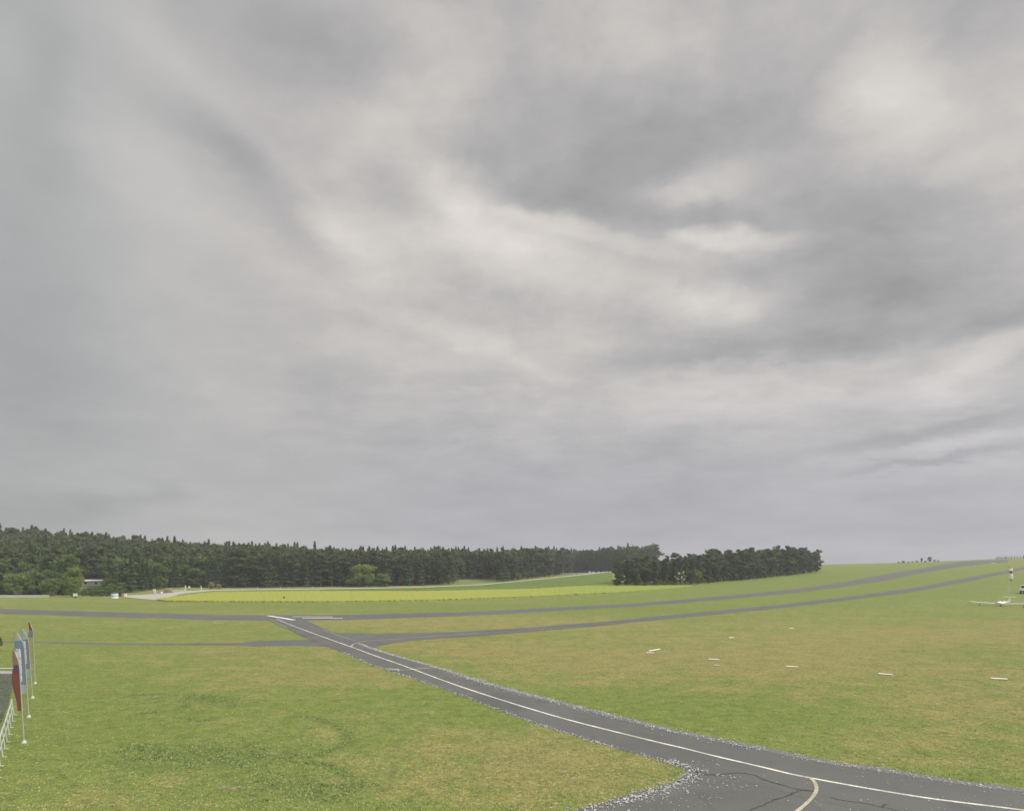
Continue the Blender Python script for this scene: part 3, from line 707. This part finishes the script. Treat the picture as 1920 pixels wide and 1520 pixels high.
for pxx, pyy, hh in ((158,1117,2.6),(166,1114,3.0),(176,1112,2.8),(186,1113,3.2),(196,1111,3.6),(205,1114,3.8),(172,1117.5,2.0),(203,1117.5,2.6),(213,1113,4.4)):
    g = at(pxx, pyy); place_tree('broadleaf_tree', g[0], g[1], hh, 'low leafy bush in the thicket below the pale house', 'bush', 'bushes in the thicket below the pale house', 'leafy_bush', 1.6)
# ridge bushes on the skyline
def ridge(px, Y, h, kind, label, wide, name, cat, group=None, cm=None):
    x = (px-960)/F*Y; return place_tree(kind, x, Y, h, label, cat, group, name, wide, crown_mat=cm)
DKL = M['spruce']
ridge(1728, 640, 4.6, 'fresh_tree', 'left one of two round dark trees alone on the skyline', .75, 'round_tree', 'tree', cm=DKL)
ridge(1743, 642, 5.4, 'fresh_tree', 'right taller one of two round dark trees alone on the skyline', .95, 'round_tree', 'tree', cm=DKL)
for k, pxx in enumerate((1685,1694,1703,1711,1719,1735,1752,1759)):
    ridge(pxx, 636, random.uniform(1.4, 2.3), 'fresh_tree', 'low dark bush in the hedge around the two round trees on the skyline', 1.8, 'hedge_bush', 'bush', 'hedge bushes on the skyline', DKL)
pxx = 1868
while pxx < 1960:
    ridge(pxx, 690, random.uniform(2.4, 3.6)+(pxx-1868)*.012, 'spruce_tree', 'tiny dark tree in the distant row at the right end of the skyline', 1.6, 'distant_tree', 'tree', 'distant trees at the right end of the skyline'); pxx += random.uniform(3, 6)
g = at(-4, 1222); place_tree('fresh_tree', g[0]-.2, g[1], 2.3, 'dark shrub cut by the left edge of the picture beyond the flags', 'bush', name='dark_shrub', wide=.8, crown_mat=M['spruce'])

# ------------------------------------------------------------------ haze
mb = MB().box((0,0,0), (2340,2340,60)); hzm = bpy.data.materials.new('haze'); hzm.use_nodes = True; T = NT(hzm.node_tree); T.n.clear()
pv = T.new('ShaderNodeVolumePrincipled'); pv.inputs['Color'].default_value = (.93, .96, 1, 1); pv.inputs['Density'].default_value = .00024
T.l.new(pv.outputs[0], T.new('ShaderNodeOutputMaterial').inputs['Volume'])
hb = mb.build('haze', hzm); hb.location = (0,0,29); tag(hb, kind='stuff')
# ------------------------------------------------------------------ loose stones along the margins
def stones():
    ico = bmesh.new(); bmesh.ops.create_icosphere(ico, subdivisions=1, radius=1); bv = np.array([v.co[:] for v in ico.verts]); bf = np.array([[v.index for v in f.verts] for f in ico.faces]); ico.free()
    P = []
    def along(line, n, spread, size, lo, hi):
        ln = [p for p in line if lo < p[1] < hi]
        for _ in range(n):
            i = random.randrange(len(ln)-1); a = Vector(ln[i]); b = Vector(ln[i+1]); t = (b-a).normalized(); nn = Vector((-t.y, t.x))
            d = random.gauss(*spread); p = a.lerp(b, random.random())+nn*d; P.append((p.x, p.y, random.uniform(*size)*(1 if random.random() < .9 else 1.5)))
    R3 = dens(wr, .25); L3 = dens(wl, .25)
    along(R3, 700, (-.15, .22), (.018, .045), 20, 34); along(R3, 1050, (-.1, .28), (.022, .055), 34, 62); along(R3, 500, (.1, .12), (.03, .06), 62, 88)
    along(R3, 200, (-.6, .45), (.02, .04), 22, 60)
    along(L3, 360, (.02, .13), (.02, .05), 29, 46); along(L3, 260, (.02, .12), (.03, .06), 46, 78)
    along(AE, 900, (.35, .30), (.018, .048), 20, 40); along(AE, 260, (1.1, .9), (.018, .04), 20, 32)
    c = world_poly([(1300,1500)])[0]
    for _ in range(110): P.append((random.uniform(6, 20), random.uniform(24, 30), random.uniform(.018, .042)))
    P = [p for p in P if p[1] > 20]
    V = []; Q = []
    for i, (x, y, s) in enumerate(P):
        q = bv*np.array([random.uniform(.7,1.5), random.uniform(.7,1.3), random.uniform(.45,.9)])*s*.85*(1+rng.uniform(-.2,.2,(12,1)))
        a = random.uniform(0, 6.28); ca, sa = math.cos(a), math.sin(a)
        V.append(np.stack([q[:,0]*ca-q[:,1]*sa+x, q[:,0]*sa+q[:,1]*ca+y, q[:,2]+s*.3+hz(x, y)+.02], 1)); Q.append(bf+12*i)
    tag(obj('loose_stones', np_mesh('loose_stones', np.vstack(V), np.vstack(Q), M['stone'])), 'pale loose stones scattered along the edges of the asphalt', 'gravel', kind='stuff')
stones()

# ------------------------------------------------------------------ grass tufts near the camera
def in_poly(X, Y, poly):
    p = np.array(poly); ins = np.zeros(len(X), bool); j = len(p)-1
    for i in range(len(p)):
        c = ((p[i,1] > Y) != (p[j,1] > Y)) & (X < (p[j,0]-p[i,0])*(Y-p[i,1])/(p[j,1]-p[i,1]+1e-12)+p[i,0]); ins ^= c; j = i
    return ins
taxi_poly = [r[0] for r in TAXI]+[r[1] for r in TAXI][::-1]
def tufts(name, X, Y, hgt, wid, m, label, cat='grass'):
    k = ~(in_poly(X, Y, taxi_poly) | in_poly(X, Y, apron)); X = X[k]; Y = Y[k]; n = len(X); NB = 3
    X = np.repeat(X, NB)+rng.normal(0, .03, n*NB); Y = np.repeat(Y, NB)+rng.normal(0, .03, n*NB); a = rng.random(n*NB)*6.283
    h = hgt*rng.uniform(.5, 1.3, n*NB); w = wid*rng.uniform(.6, 1.4, n*NB); Z = HT(X, Y)-.005; lx, ly = rng.normal(0, .6, n*NB)*h, rng.normal(0, .6, n*NB)*h
    dx, dy = np.cos(a)*w/2, np.sin(a)*w/2
    V = np.stack([np.stack([X-dx, Y-dy, Z], 1), np.stack([X+dx, Y+dy, Z], 1), np.stack([X+lx, Y+ly, Z+h], 1)], 1).reshape(-1, 3)
    return tag(obj(name, np_mesh(name, V, np.arange(len(V)).reshape(-1, 3), m)), label, cat, kind='stuff')
def blade_material(name, c1, c2):
    m = bpy.data.materials.new(name); m.use_nodes = True; T = NT(m.node_tree); b = T.n['Principled BSDF']; b.inputs['Roughness'].default_value = .8; b.inputs['Specular IOR Level'].default_value = .15
    pos = T.new('ShaderNodeNewGeometry').outputs['Position']; T.put(b.inputs['Base Color'], T.mix(T.rng(T.noise(pos, 1.1, 4, .7), .3, .7), c1, c2)); return m
M['blade'] = blade_material('grass_blade', (.24, .30, .11), (.46, .45, .20))
M['blade_dark'] = blade_material('dark_grass_blade', (.19, .25, .09), (.28, .34, .12))
n = 42000; yy = 24+62*rng.random(n)**2.2; xx = (rng.random(n)*1.7-.85)*yy
tufts('short_grass', xx, yy, .045, .045, M['blade'], 'short mown grass blades on the near meadow')
ax_, ay_ = [], []
for arc in ARCS:
    ln = dens(smooth_line(world_poly(arc)), .1)
    for p in ln:
        kk = int(max(0, random.gauss(.8, 2)))
        for _ in range(kk): ax_.append(p[0]+random.gauss(0, .2)); ay_.append(p[1]+random.gauss(0, .28))
for (cx_, cy_, rx_, ry_, nn) in ((430,1420,170,34,900),(300,1412,80,18,400),(560,1475,150,28,400),(380,1310,110,10,200)):
    for _ in range(nn):
        g0 = gp(cx_+random.gauss(0, .5)*rx_, cy_+random.gauss(0, .5)*ry_) if _ % 20 == 0 else g0
        ax_.append(g0[0]+random.gauss(0, .35)); ay_.append(g0[1]+random.gauss(0, .25))
tufts('dark_grass', np.array(ax_), np.array(ay_), .07, .06, M['blade_dark'], 'darker green ring-shaped patches in the near left meadow')

# ------------------------------------------------------------------ white boards lying in the grass
def board(p0, p1, label, w=.3, name='marker_board', group='white marker boards lying on the airfield grass'):
    a = Vector(gp(*p0)); b = Vector(gp(*p1)); c = (a+b)/2; d = b-a; L = d.length; w *= .5; ang = math.atan2(d.y, d.x)
    e = empty(name, (c.x, c.y, hz(c.x, c.y)), ang, label=label, cat='marker', group=group)
    mb = MB(); r = Matrix.Rotation(R(18), 3, 'X'); mb.box((0, 0, .09), (L*.95, w*.8, .05), r, .008); mb.build('panel', M['board'], e)
    for s in (-1, 1): MB().box((s*L*.38, .1, .05), (.06, w*.5, .12)).build('foot', M['grey'], e)
board((1216,1221.5),(1238,1217.5), 'tilted white board behind the short one, leftmost pair on the grass', .5)
board((1211,1224.5),(1227,1225), 'short white board in front of the tilted one, leftmost pair', .4)
board((1328,1236.5),(1349,1237.5), 'white board left of the centre of the right meadow, nearest to the leftmost pair', .45)
board((1473,1250),(1496,1251.5), 'white board between two others in the row across the right meadow', .45)
board((1646,1264),(1674,1266), 'white board second from the right end of the row across the meadow', .45)
board((1857,1273),(1890,1274.5), 'white board nearest the right edge of the picture in the row', .45)
board((1366,1196.5),(1376,1196), 'small pale board farther off in the right meadow, left of the other far one', .45)
board((1480,1178.2),(1488,1178.2), 'tiny pale board farthest off in the right meadow below the service taxiway', .6)
board((1858,1055.6),(1867,1055.6), 'broad white board beside the runway near the crest of the hill', 1.6)
board((1338,1248),(1350,1248.6), 'faint narrow board just below a brighter one in the right meadow', .2)
# edge marker by the taxiway
g = at(735,1257.5); e = empty('taxiway_marker', g, R(-25), label='low cream and orange marker at the left edge of the taxiway by the holding line', cat='marker')
MB().box((0,0,.12), (1.5,.22,.18), None, .02).build('panel', M['cloth'], e); MB().box((-.45,0,.225), (.3,.18,.06), None, .01).build('lamp_cap', M['orange'], e)
for s in (-1, 1): MB().box((s*.6,0,.02), (.08,.3,.08)).build('foot', M['grey'], e)
# pale patch dug in the grass
g = at(425,1478); mb = MB()
for _ in range(26): mb.box((g[0]+random.gauss(0,.22), g[1]+random.gauss(0,.1), .02), (random.uniform(.05,.14), random.uniform(.04,.1), .05), Matrix.Rotation(random.uniform(0,3), 3, 'Z'), .008)
tag(mb.build('wood_chips', M['wood']), 'small heap of pale wood chips on the near left meadow', 'chips', kind='stuff')

# ------------------------------------------------------------------ motor glider
def motor_glider(loc, rz):
    e = empty('motor_glider', loc, rz, label='white low-wing motor glider with T-tail parked on the grass', cat='aircraft')
    st = [(-2.3,.05,.95),(-2.2,.2,.95),(-1.7,.36,.95),(-.9,.48,.98),(0,.52,1.02),(.9,.45,1.05),(2,.28,1.1),(3.5,.17,1.15),(4.9,.11,1.2),(5.5,.06,1.22)]
    MB().tube([(0,s[0],s[2]) for s in st], [s[1] for s in st], 20, ell=1.08).build('fuselage', M['white'], e)
    cs = [(-1.2,.05,1.36),(-.9,.25,1.38),(-.3,.38,1.42),(.35,.38,1.42),(.9,.22,1.38),(1.2,.04,1.34)]
    MB().tube([(0,s[0],s[2]) for s in cs], [s[1] for s in cs], 16, ell=.85).build('canopy', M['glass'], e)
    def wing(sgn):
        V = []; prof = [(-.30,0),(-.22,.055),(0,.075),(.35,.05),(.70,0),(.35,-.03),(0,-.05),(-.22,-.045)]
        sec = [(0,1.5,.72,0),(2.4,1.45,.78,.0),(5.5,1.15,.96,.05),(7.6,.75,1.12,.12),(8.15,.35,1.18,.25)]
        for (x, ch, z, dy) in sec:
            for (a, b) in prof: V.append((sgn*x, a*ch+dy-.1, z+b*ch*1.3))
        n = len(prof); Fc = [(i*n+k, i*n+(k+1)%n, (i+1)*n+(k+1)%n, (i+1)*n+k) for i in range(len(sec)-1) for k in range(n)]
        Fc.append(tuple(range((len(sec)-1)*n, len(sec)*n))); mb = MB(); mb.add(V, Fc, True); return mb
    for s in (-1, 1): wing(s).build('wing', M['white'], e)
    fin = MB(); V = []
    for (y0, y1, z) in ((4.3,5.6,1.2),(4.75,5.75,2.0),(5.05,5.8,2.55)):
        V += [(0,y0,z),(.06,(y0*2+y1)/3,z),(0,y1,z),(-.06,(y0*2+y1)/3,z)]
    fin.add(V, [(i*4+k, i*4+(k+1)%4, (i+1)*4+(k+1)%4, (i+1)*4+k) for i in range(2) for k in range(4)]+[(8,9,10,11)], False); fin.build('tail_fin', M['white'], e)
    tp = MB(); V = []
    for (x, y0, y1, t) in ((-1.6,5.3,5.75,.03),(-.2,5.05,5.85,.05),(.2,5.05,5.85,.05),(1.6,5.3,5.75,.03)):
        V += [(x,y0,2.56),(x,(y0*2+y1)/3,2.56+t),(x,y1,2.56),(x,(y0*2+y1)/3,2.56-t)]
    tp.add(V, [(i*4+k, i*4+(k+1)%4, (i+1)*4+(k+1)%4, (i+1)*4+k) for i in range(3) for k in range(4)]+[(0,1,2,3),(12,13,14,15)], False); tp.build('tailplane', M['white'], e)
    MB().tube([(0,-2.5,.95),(0,-2.28,.95)], [.05,.17], 12).build('spinner', M['grey'], e)
    pr = MB()
    for s in (-1, 1): pr.box((s*.42*math.cos(.3),-2.38,.95+s*.42*math.sin(.3)), (.84,.03,.12), Matrix.Rotation(-.3, 3, 'Y'), .01)
    pr.build('propeller', M['dark'], e)
    def wheel(x, y, r, w, name='wheel'):
        k = MB().tube([(x-w/2,y,r),(x+w/2,y,r)], r, 16).build(name, M['rubber'], e)
    wheel(0, -.35, .24, .14)
    MB().box((0,-.35,.42), (.1,.22,.36), None, .02).build('wheel_strut', M['white_dull'], e)
    for s in (-1, 1):
        MB().tube([(s*5.2,-.05,.95),(s*5.25,.02,.5),(s*5.3,.05,.2)], [.05,.045,.04], 8).build('outrigger_leg', M['grey'], e)
        wheel(s*5.3, .05, .17, .1, 'outrigger_wheel')
    MB().tube([(0,5.3,.16-.04),(0.06,5.3,.12)], .12, 12).build('tail_wheel', M['rubber'], e)
    MB().tube([(0,5.2,1.1),(0,5.3,.15)], [.04,.03], 6).build('tail_wheel_strut', M['grey'], e)
g = at(1877,1136.5); motor_glider(g, R(-58))

# ------------------------------------------------------------------ windsock
g = at(1891,1113); Yw = g[1]; ps = Yw/F
top = (1116-1064)*ps
e = empty('windsock', g, 0, label='red and white windsock hanging limp on a tall pale mast', cat='windsock')
top = (g[1]*(HY-1064)/F+CAMZ)-g[2]
MB().tube([(0,0,-.2),(.1,0,top*.5),(.45,0,top)], [.10,.075,.05], 8).build('mast', M['white_dull'], e)
MB().tube([(.45,0,top-.05),(.95,-.1,top-.1)], .03, 6).build('arm', M['grey'], e)
hoop = [(.8+.45*math.cos(a), -.1+.45*math.sin(a), top-.2) for a in np.linspace(0, 2*math.pi, 17)]; MB().tube(hoop, .03, 6, caps=False).build('hoop', M['grey'], e)
zs = [top-.2, top-1.15, top-2.1, top-3.2, top-4.2, top-4.9]; rs = [.45,.62,.50,.58,.46,.34]
for k in range(5):
    q = MB(); q.tube([(.78+.05*k,-.1,zs[k]),(.8+.05*k,-.1,(zs[k]+zs[k+1])/2),(.83+.05*k,-.1,zs[k+1])], [rs[k],(rs[k]+rs[k+1])/2*1.06,rs[k+1]], 14, caps=False)
    q.build('cloth_band', M['white'] if k in (0,2,3) else (M['red'] if k == 1 else M['orange']), e)
bb = MB(); bb.tube([(.2+.0,0,top+.0),(.2,0,top+.35)], [.1,.1], 8); bb.build('lamp', M['red'], e)

# ------------------------------------------------------------------ white launch van at the right edge
g = at(1922,1112.8); e = empty('launch_van', g, R(-50), label='white boxy van with dark windows and wheels cut by the right edge', cat='van')
e.scale = (1.25,)*3
MB().box((0,2.2,1.75), (2.3,4.6,1.9), None, .12).build('body', M['white'], e)
MB().box((0,-.55,1.15), (2.2,1.3,.95), None, .15).build('bonnet', M['white'], e)
MB().box((0,-.06,2.05), (1.9,.12,.75), None, .03).build('windscreen', M['glass'], e)
MB().box((0,2.2,2.78), (2.0,4.0,.12), None, .03).build('roof_rack', M['grey'], e)
for sx in (-1,1):
    MB().box((sx*1.152,1.1,2.05), (.03,1.1,.65), None, .01).build('side_window', M['glass'], e)
    MB().box((sx*.75,-1.21,1.2), (.35,.06,.25), None, .02).build('headlight', M['galv'], e)
    for yy2 in (-.3, 3.5):
        w = MB().tube([(sx*.85,yy2,.45),(sx*1.15,yy2,.45)], .45, 20).build('wheel', M['rubber'], e); r2 = MB().tube([(sx*1.15,yy2,.45),(sx*1.17,yy2,.45)], .24, 14).build('rim', M['galv'], w)
MB().box((0,-1.24,.75), (2.1,.12,.3), None, .04).build('bumper', M['dark'], e)
MB().box((0,1.8,.72), (1.9,5.2,.3), None, .03).build('underbody', M['dark'], e)

# ------------------------------------------------------------------ feather flags
def feather_flag(base, topy, h_low, colors, label, lean=.10, width=.75, turn=R(62), letters=None):
    g = at(*base); H = (base[1]-topy)/F*g[1]
    e = empty('feather_flag', g, 0, label=label, cat='flag', group='feather flags in a row by the railing')
    cx, sx = math.cos(turn), math.sin(turn)
    def pole(t):                      # t in 0..1 of height, bends over at the top
        b = max(0, t-.78)/.22; return Vector((-lean*H*t+cx*(-.0)+cx*.55*b*b*width, sx*.55*b*b*width, H*t*(1-.02*b)))
    MB().tube([pole(t) for t in np.linspace(0, 1, 15)], [.034-.02*t for t in np.linspace(0, 1, 15)], 8).build('pole', M['galv'], e)
    MB().tube([(0,0,.0),(0,0,.14)], [.13,.07], 14).build('base', M['cloth'], e)
    t0 = h_low/H; n = 40
    segs = colors; bounds = np.cumsum([0]+[c[1] for c in segs]); bounds = bounds/bounds[-1]
    for si, (cm, _) in enumerate(segs):
        V = []; Fc = []; ts = np.linspace(1-bounds[si]*(1-t0), 1-bounds[si+1]*(1-t0), 12)
        for t in ts:
            p = pole(t); f = (1-t)/(1-t0); wv = width*min(1, .18+1.5*f**.6)*(1-.35*max(0, f-.75)/.25)
            for k in range(7):
                q = k/6; rip = .05*math.sin(q*5+t*14)*q
                for th in (-.004, .004): V.append((p.x+cx*wv*q-sx*(rip+th), p.y+sx*wv*q+cx*(rip+th), p.z-.05*q*math.sin(t*9)))
        m2 = 14
        for i in range(11):
            for k in range(6):
                for s2 in (0, 1):
                    a = i*m2+k*2+s2; Fc.append((a, a+2, a+m2+2, a+m2) if s2 else (a, a+m2, a+m2+2, a+2))
        for i in range(11): 
            a = i*m2; Fc.append((a, a+1, a+m2+1, a+m2)); a += 12; Fc.append((a, a+m2, a+m2+1, a+1))
        mb = MB(); mb.add(V, Fc, True); mb.build('banner', cm, e)
    if letters:
        lo, hi, cnt = letters; mb = MB()
        for k in range(cnt):
            t = hi+(lo-hi)*k/(cnt-1); p = pole(t); rm = Matrix.Rotation(turn, 3, 'Z')
            mb.box((p.x+cx*width*.5, p.y+sx*width*.5-.0, p.z), (.30,.11,.09+.05*(k%3)), rm)
            if k % 2: mb.box((p.x+cx*width*.38, p.y+sx*width*.38, p.z+.07), (.07,.112,.16), rm)
        mb.build('lettering', M['white'], e)
    return e
feather_flag((45,1392), 1216, 1.7, [(M['orange'], .9), (M['purple'], .5), (M['red'], 2.2)], 'nearest feather flag, red and orange with a purple middle', lean=.06, turn=R(152), width=.74)
feather_flag((54,1344), 1182, 1.5, [(M['cloth'], .5), (M['blue'], 2.6), (M['cloth'], .5)], 'light blue feather flag with white lettering right behind the red one', lean=.065, turn=R(172), width=.86, letters=(.42, .78, 13))
feather_flag((61,1308), 1176, 1.5, [(M['cloth'], .8), (M['blue'], 2.1), (M['cloth'], .6)], 'third feather flag from the front, pale tip over blue cloth with white marks', lean=.07, turn=R(166), width=.86, letters=(.5, .8, 11))
feather_flag((66,1281), 1164, 1.6, [(M['red'], .7), (M['blue'], .6), (M['yellow'], 2.2)], 'farthest feather flag with red tip and narrow yellow cloth', lean=.04, turn=R(158), width=.7)

# ------------------------------------------------------------------ tubular railing at the left
RAILM = mat('dull_tube', (.40,.43,.36), .6, .3, (3,.15))
RB = [(26,1340),(24,1352),(20,1364),(17,1377),(13,1391),(9,1404),(5,1419),(0,1436),(-6,1458),(-14,1484)]
rp = [Vector(gp(*p)) for p in RB]
e = empty('railing', rp[0], 0, label='pale tubular railing beside the dark parking area at the left edge', cat='railing')
o0 = rp[0]
MB().tube([p-o0+Vector((-.14,0,1.0)) for p in rp], .045, 8).build('top_rail', RAILM, e)
MB().tube([p-o0+Vector((-.09,0,.52)) for p in rp], .028, 8).build('middle_rail', RAILM, e)
for p in rp:
    q = p-o0; MB().tube([q+Vector((.02,0,-.1)), q+Vector((-.14,0,.98))], .035, 8).build('post', RAILM, e)
    MB().box(q+Vector((.05,0,.02)), (.24,.16,.03), None, .005).build('base_plate', RAILM, e)
# double-rail barrier beyond the parking area
g = at(28,1266); e = empty('barrier', g, 0, label='long low white barrier with two rails at the end of the parking area', cat='barrier')
MB().box((-6,0,.28), (12,.08,.22), None, .01).build('board', M['white'], e); MB().tube([(-12,.0,.64),(0,.0,.64)], .045, 8).build('top_rail', M['white_dull'], e)
MB().box((-6,.12,.08), (12,.3,.26)).build('kerb_block', M['grey'], e)
for k in range(7): MB().box((-.25-k*1.9,.07,.34), (.09,.06,.66)).build('post', M['grey'], e)

# ------------------------------------------------------------------ small things along the far edge
def px_size(g, n): return n*g[1]/F
# long white wall at the far left
g = at(-60,1119.5); g2 = at(92,1119); L = g2[0]-g[0]; e = empty('low_wall', ((g[0]+g2[0])/2, (g[1]+g2[1])/2, g2[2]), math.atan2(g2[1]-g[1], g2[0]-g[0]), label='long low white wall in front of the trees at the far left', cat='wall')
MB().box((0,0,.3), (L,.3,.75)).build('wall', M['white_dull'], e); MB().box((0,0,.72), (L+.1,.42,.09), None, .01).build('coping', M['white'], e)
# information sign
g = at(141,1121); w = px_size(g, 8.5); hh = px_size(g, 5.5); e = empty('information_sign', g, 0, label='small white sign board on two legs before the round green tree', cat='sign')
MB().box((0,0,px_size(g,6.2)), (w,.08,hh), None, .01).build('board', M['white'], e)
for s in (-1, 1): MB().box((s*w*.42,.06,px_size(g,3.3)), (.1,.06,px_size(g,7))).build('leg', M['grey'], e)
MB().box((0,.12,px_size(g,2)), (w*.4,.3,px_size(g,3)), None, .02).build('flyer_box', M['dark'], e)
# striped drum
g = at(215,1121.5); e = empty('striped_tank', g, 0, label='squat tank with white and teal bands at the start of the road', cat='tank')
for k, (m_, z0, z1) in enumerate((('white',0,.7),('teal',.7,1.0),('white',1.0,1.5),('teal',1.5,1.85))):
    zz0, zz1 = z0, z1; MB().tube([(0,0,zz0+.05),(0,0,zz1+.05)], 1.15-.03*k, 20).build('band', M[m_], e)
MB().tube([(0,0,1.9),(0,0,2.15),(0,0,2.3)], [1.0,.6,.15], 16).build('lid', M['dark'], e)
# box by the road
g = at(235,1117.5); e = empty('power_cabinet', g, 0, label='small white cabinet beside the striped tank', cat='cabinet')
MB().box((0,0,.5), (.85,.5,.95), None, .03).build('cabinet', M['white'], e); MB().box((0,0,1.01), (.95,.6,.06), None, .01).build('lid', M['grey'], e)
# leaning white feather flag by the road
g = at(294,1122.5); e = empty('feather_flag', g, 0, label='single white feather flag leaning beside the far road', cat='flag')
pl = [Vector((-k*.12*.9, 0, k*.42)) for k in range(9)]
MB().tube(pl, [.06]*9, 6).build('pole', M['grey'], e); mb = MB(); V = []; 
for i, p in enumerate(pl[2:]): 
    ww = .30+.11*i
    V += [(p.x-ww*.5,-.03,p.z),(p.x+ww*.5,-.03,p.z),(p.x+ww*.5,.03,p.z),(p.x-ww*.5,.03,p.z)]
n7 = len(pl)-2; mb.add(V, [(i*4+k, i*4+(k+1)%4, (i+1)*4+(k+1)%4, (i+1)*4+k) for i in range(n7-1) for k in range(4)]+[(0,1,2,3),((n7-1)*4,(n7-1)*4+1,(n7-1)*4+2,(n7-1)*4+3)]); mb.build('banner', M['white'], e)
# mast at the end of the wall
g = at(94,1117); e = empty('short_mast', g, 0, label='short grey mast at the right end of the low white wall', cat='post'); MB().tube([(0,0,0),(0,0,2.6)], [.09,.06], 8).build('pole', M['galv'], e); MB().box((0,0,2.6), (.3,.2,.2), None, .02).build('cap', M['galv'], e)
# picket fence
a = Vector(at(325,1110.5)); b = Vector(at(347,1108.5)); d = b-a; e = empty('picket_fence', a, math.atan2(d.y, d.x), label='short pale picket fence beside the farm road', cat='fence'); L = d.length
for z in (.35,.9): MB().box((L/2,0,z), (L,.06,.09)).build('rail', M['white_dull'], e)
for k in range(10): MB().box((L*k/9,-.06,.6), (.12,.05,1.2)).build('picket', M['white_dull'], e)
# gate posts, sign and people-sized posts
g = at(347.5,1107.5); e = empty('gate_post', g, 0, label='tall white gate post with dark cap at the picket fence', cat='post'); MB().box((0,0,1.2), (.4,.4,2.4), None, .03).build('shaft', M['white_dull'], e); MB().box((0,0,2.5), (.52,.52,.2), None, .03).build('cap', M['dark'], e)
g = at(355,1106.5); e = empty('round_sign', g, 0, label='small round white sign right of the white gate post', cat='sign'); MB().tube([(0,0,0),(0,0,1.6)], .04, 8).build('pole', M['grey'], e); MB().tube([(0,-.06,1.45),(0,-.03,1.45)], .52, 20).build('disc', M['white'], e)
g = at(377,1106.5); e = empty('bollard_post', g, 0, label='lone pale post right of the round white sign', cat='post'); MB().tube([(0,0,0),(0,0,2.1),(0,0,2.25)], [.16,.14,.04], 10).build('post', M['white_dull'], e); MB().tube([(0,0,.0),(0,0,.08)], .26, 12).build('foot', M['grey'], e)
# log pile
g = at(317,1111); e = empty('log_pile', g, R(8), label='pile of pale cut logs beside the picket fence', cat='logs')
k = 0
for r_, cnt in enumerate((7,6,5,3)):
    for j in range(cnt):
        r0 = random.uniform(.2,.26); MB().tube([((j-cnt/2)*.5+random.uniform(-.03,.03),-1,.24+r_*.42),((j-cnt/2)*.5,1.2,.24+r_*.42)], r0, 10).build('log', M['wood'], e)
# small white post before the log pile
g = at(303,1112.5); e = empty('kerb_stone', g, 0, label='small white boulder left of the log pile', cat='stone')
bm = bmesh.new(); bmesh.ops.create_icosphere(bm, subdivisions=2, radius=.38)
for v in bm.verts: v.co = Vector((v.co.x*1.3, v.co.y, v.co.z*.9+.3))*(1+random.uniform(-.06,.06))
me = bpy.data.meshes.new('boulder'); bm.to_mesh(me); bm.free(); me.materials.append(M['white']); obj('boulder', me, e)
# delineator posts along the farm road
for pxx, yy3, h in ((428,1105.5,.9),(483,1105,1.1),(502,1105,.8),(526,1104.8,1.2),(542,1104.6,.9),(586,1104.4,1.3),(600,1104.2,.9),(635,1103.8,.9),(1033,1084.5,.9),(1048,1082.6,.8),(1087,1078,.8)):
    g = at(pxx, yy3); e = empty('guide_post', g, 0, label='small white guide post along the pale farm track', cat='post', group='guide posts along the farm track')
    MB().box((0,0,h/2), (.2,.14,h), None, .02).build('post', M['white_dull'], e); MB().box((0,-.075,h*.8), (.16,.02,.14)).build('reflector', M['dark'], e)
# small board standing in the rapeseed
g = at(532.5,1126); e = empty('crop_sign', g, 0, label='tiny dark board on a pale stand in the yellow field', cat='sign'); MB().box((0,0,1.15), (.6,.06,.45), None, .01).build('board', M['dark'], e); MB().box((0,.05,.5), (.35,.06,.95)).build('stand', M['yellow'], e)
# shed roofs among the trees
def shed(px, py, w, h, label, mroof, mwall, rz, dep=5, pitch=.9):
    g = (px[0], px[1], hz(*px)); e = empty('house', (g[0], g[1], g[2]), rz, label=label, cat='house')
    MB().box((0,0,h/2), (w,dep,h)).build('wall', mwall, e)
    V = [(-w/2-.3,-dep/2-.3,h),(w/2+.3,-dep/2-.3,h),(w/2+.3,dep/2+.3,h),(-w/2-.3,dep/2+.3,h),(-w/2-.3,0,h+pitch),(w/2+.3,0,h+pitch)]
    r = MB(); r.add(V, [(0,1,5,4),(2,3,4,5),(0,4,3),(1,2,5),(0,3,2,1)]); r.build('roof', mroof, e)
    for k in (-1, 1): MB().box((k*w*.25,-dep/2-.02,h*.62), (.9,.06,.9)).build('window', M['glass'], e)
    return e
HS = ((176-960)/F*300, 300)
shed(HS, 0, 9.0, 2.3, 'low pale house half hidden in the trees right of the round green tree', M['white_dull'], M['white_dull'], R(4), 5, .7)
g = (HS[0]-4.4, 297, hz(HS[0]-4.4, 297)); e = empty('chimney_vent', g, 0, label='white vent stack beside the left end of the pale house', cat='vent')
MB().box((0,0,1.9), (.9,.7,3.8), None, .03).build('shaft', M['white_dull'], e); MB().box((0,0,3.85), (1.05,.85,.15), None, .02).build('cap', M['white'], e)
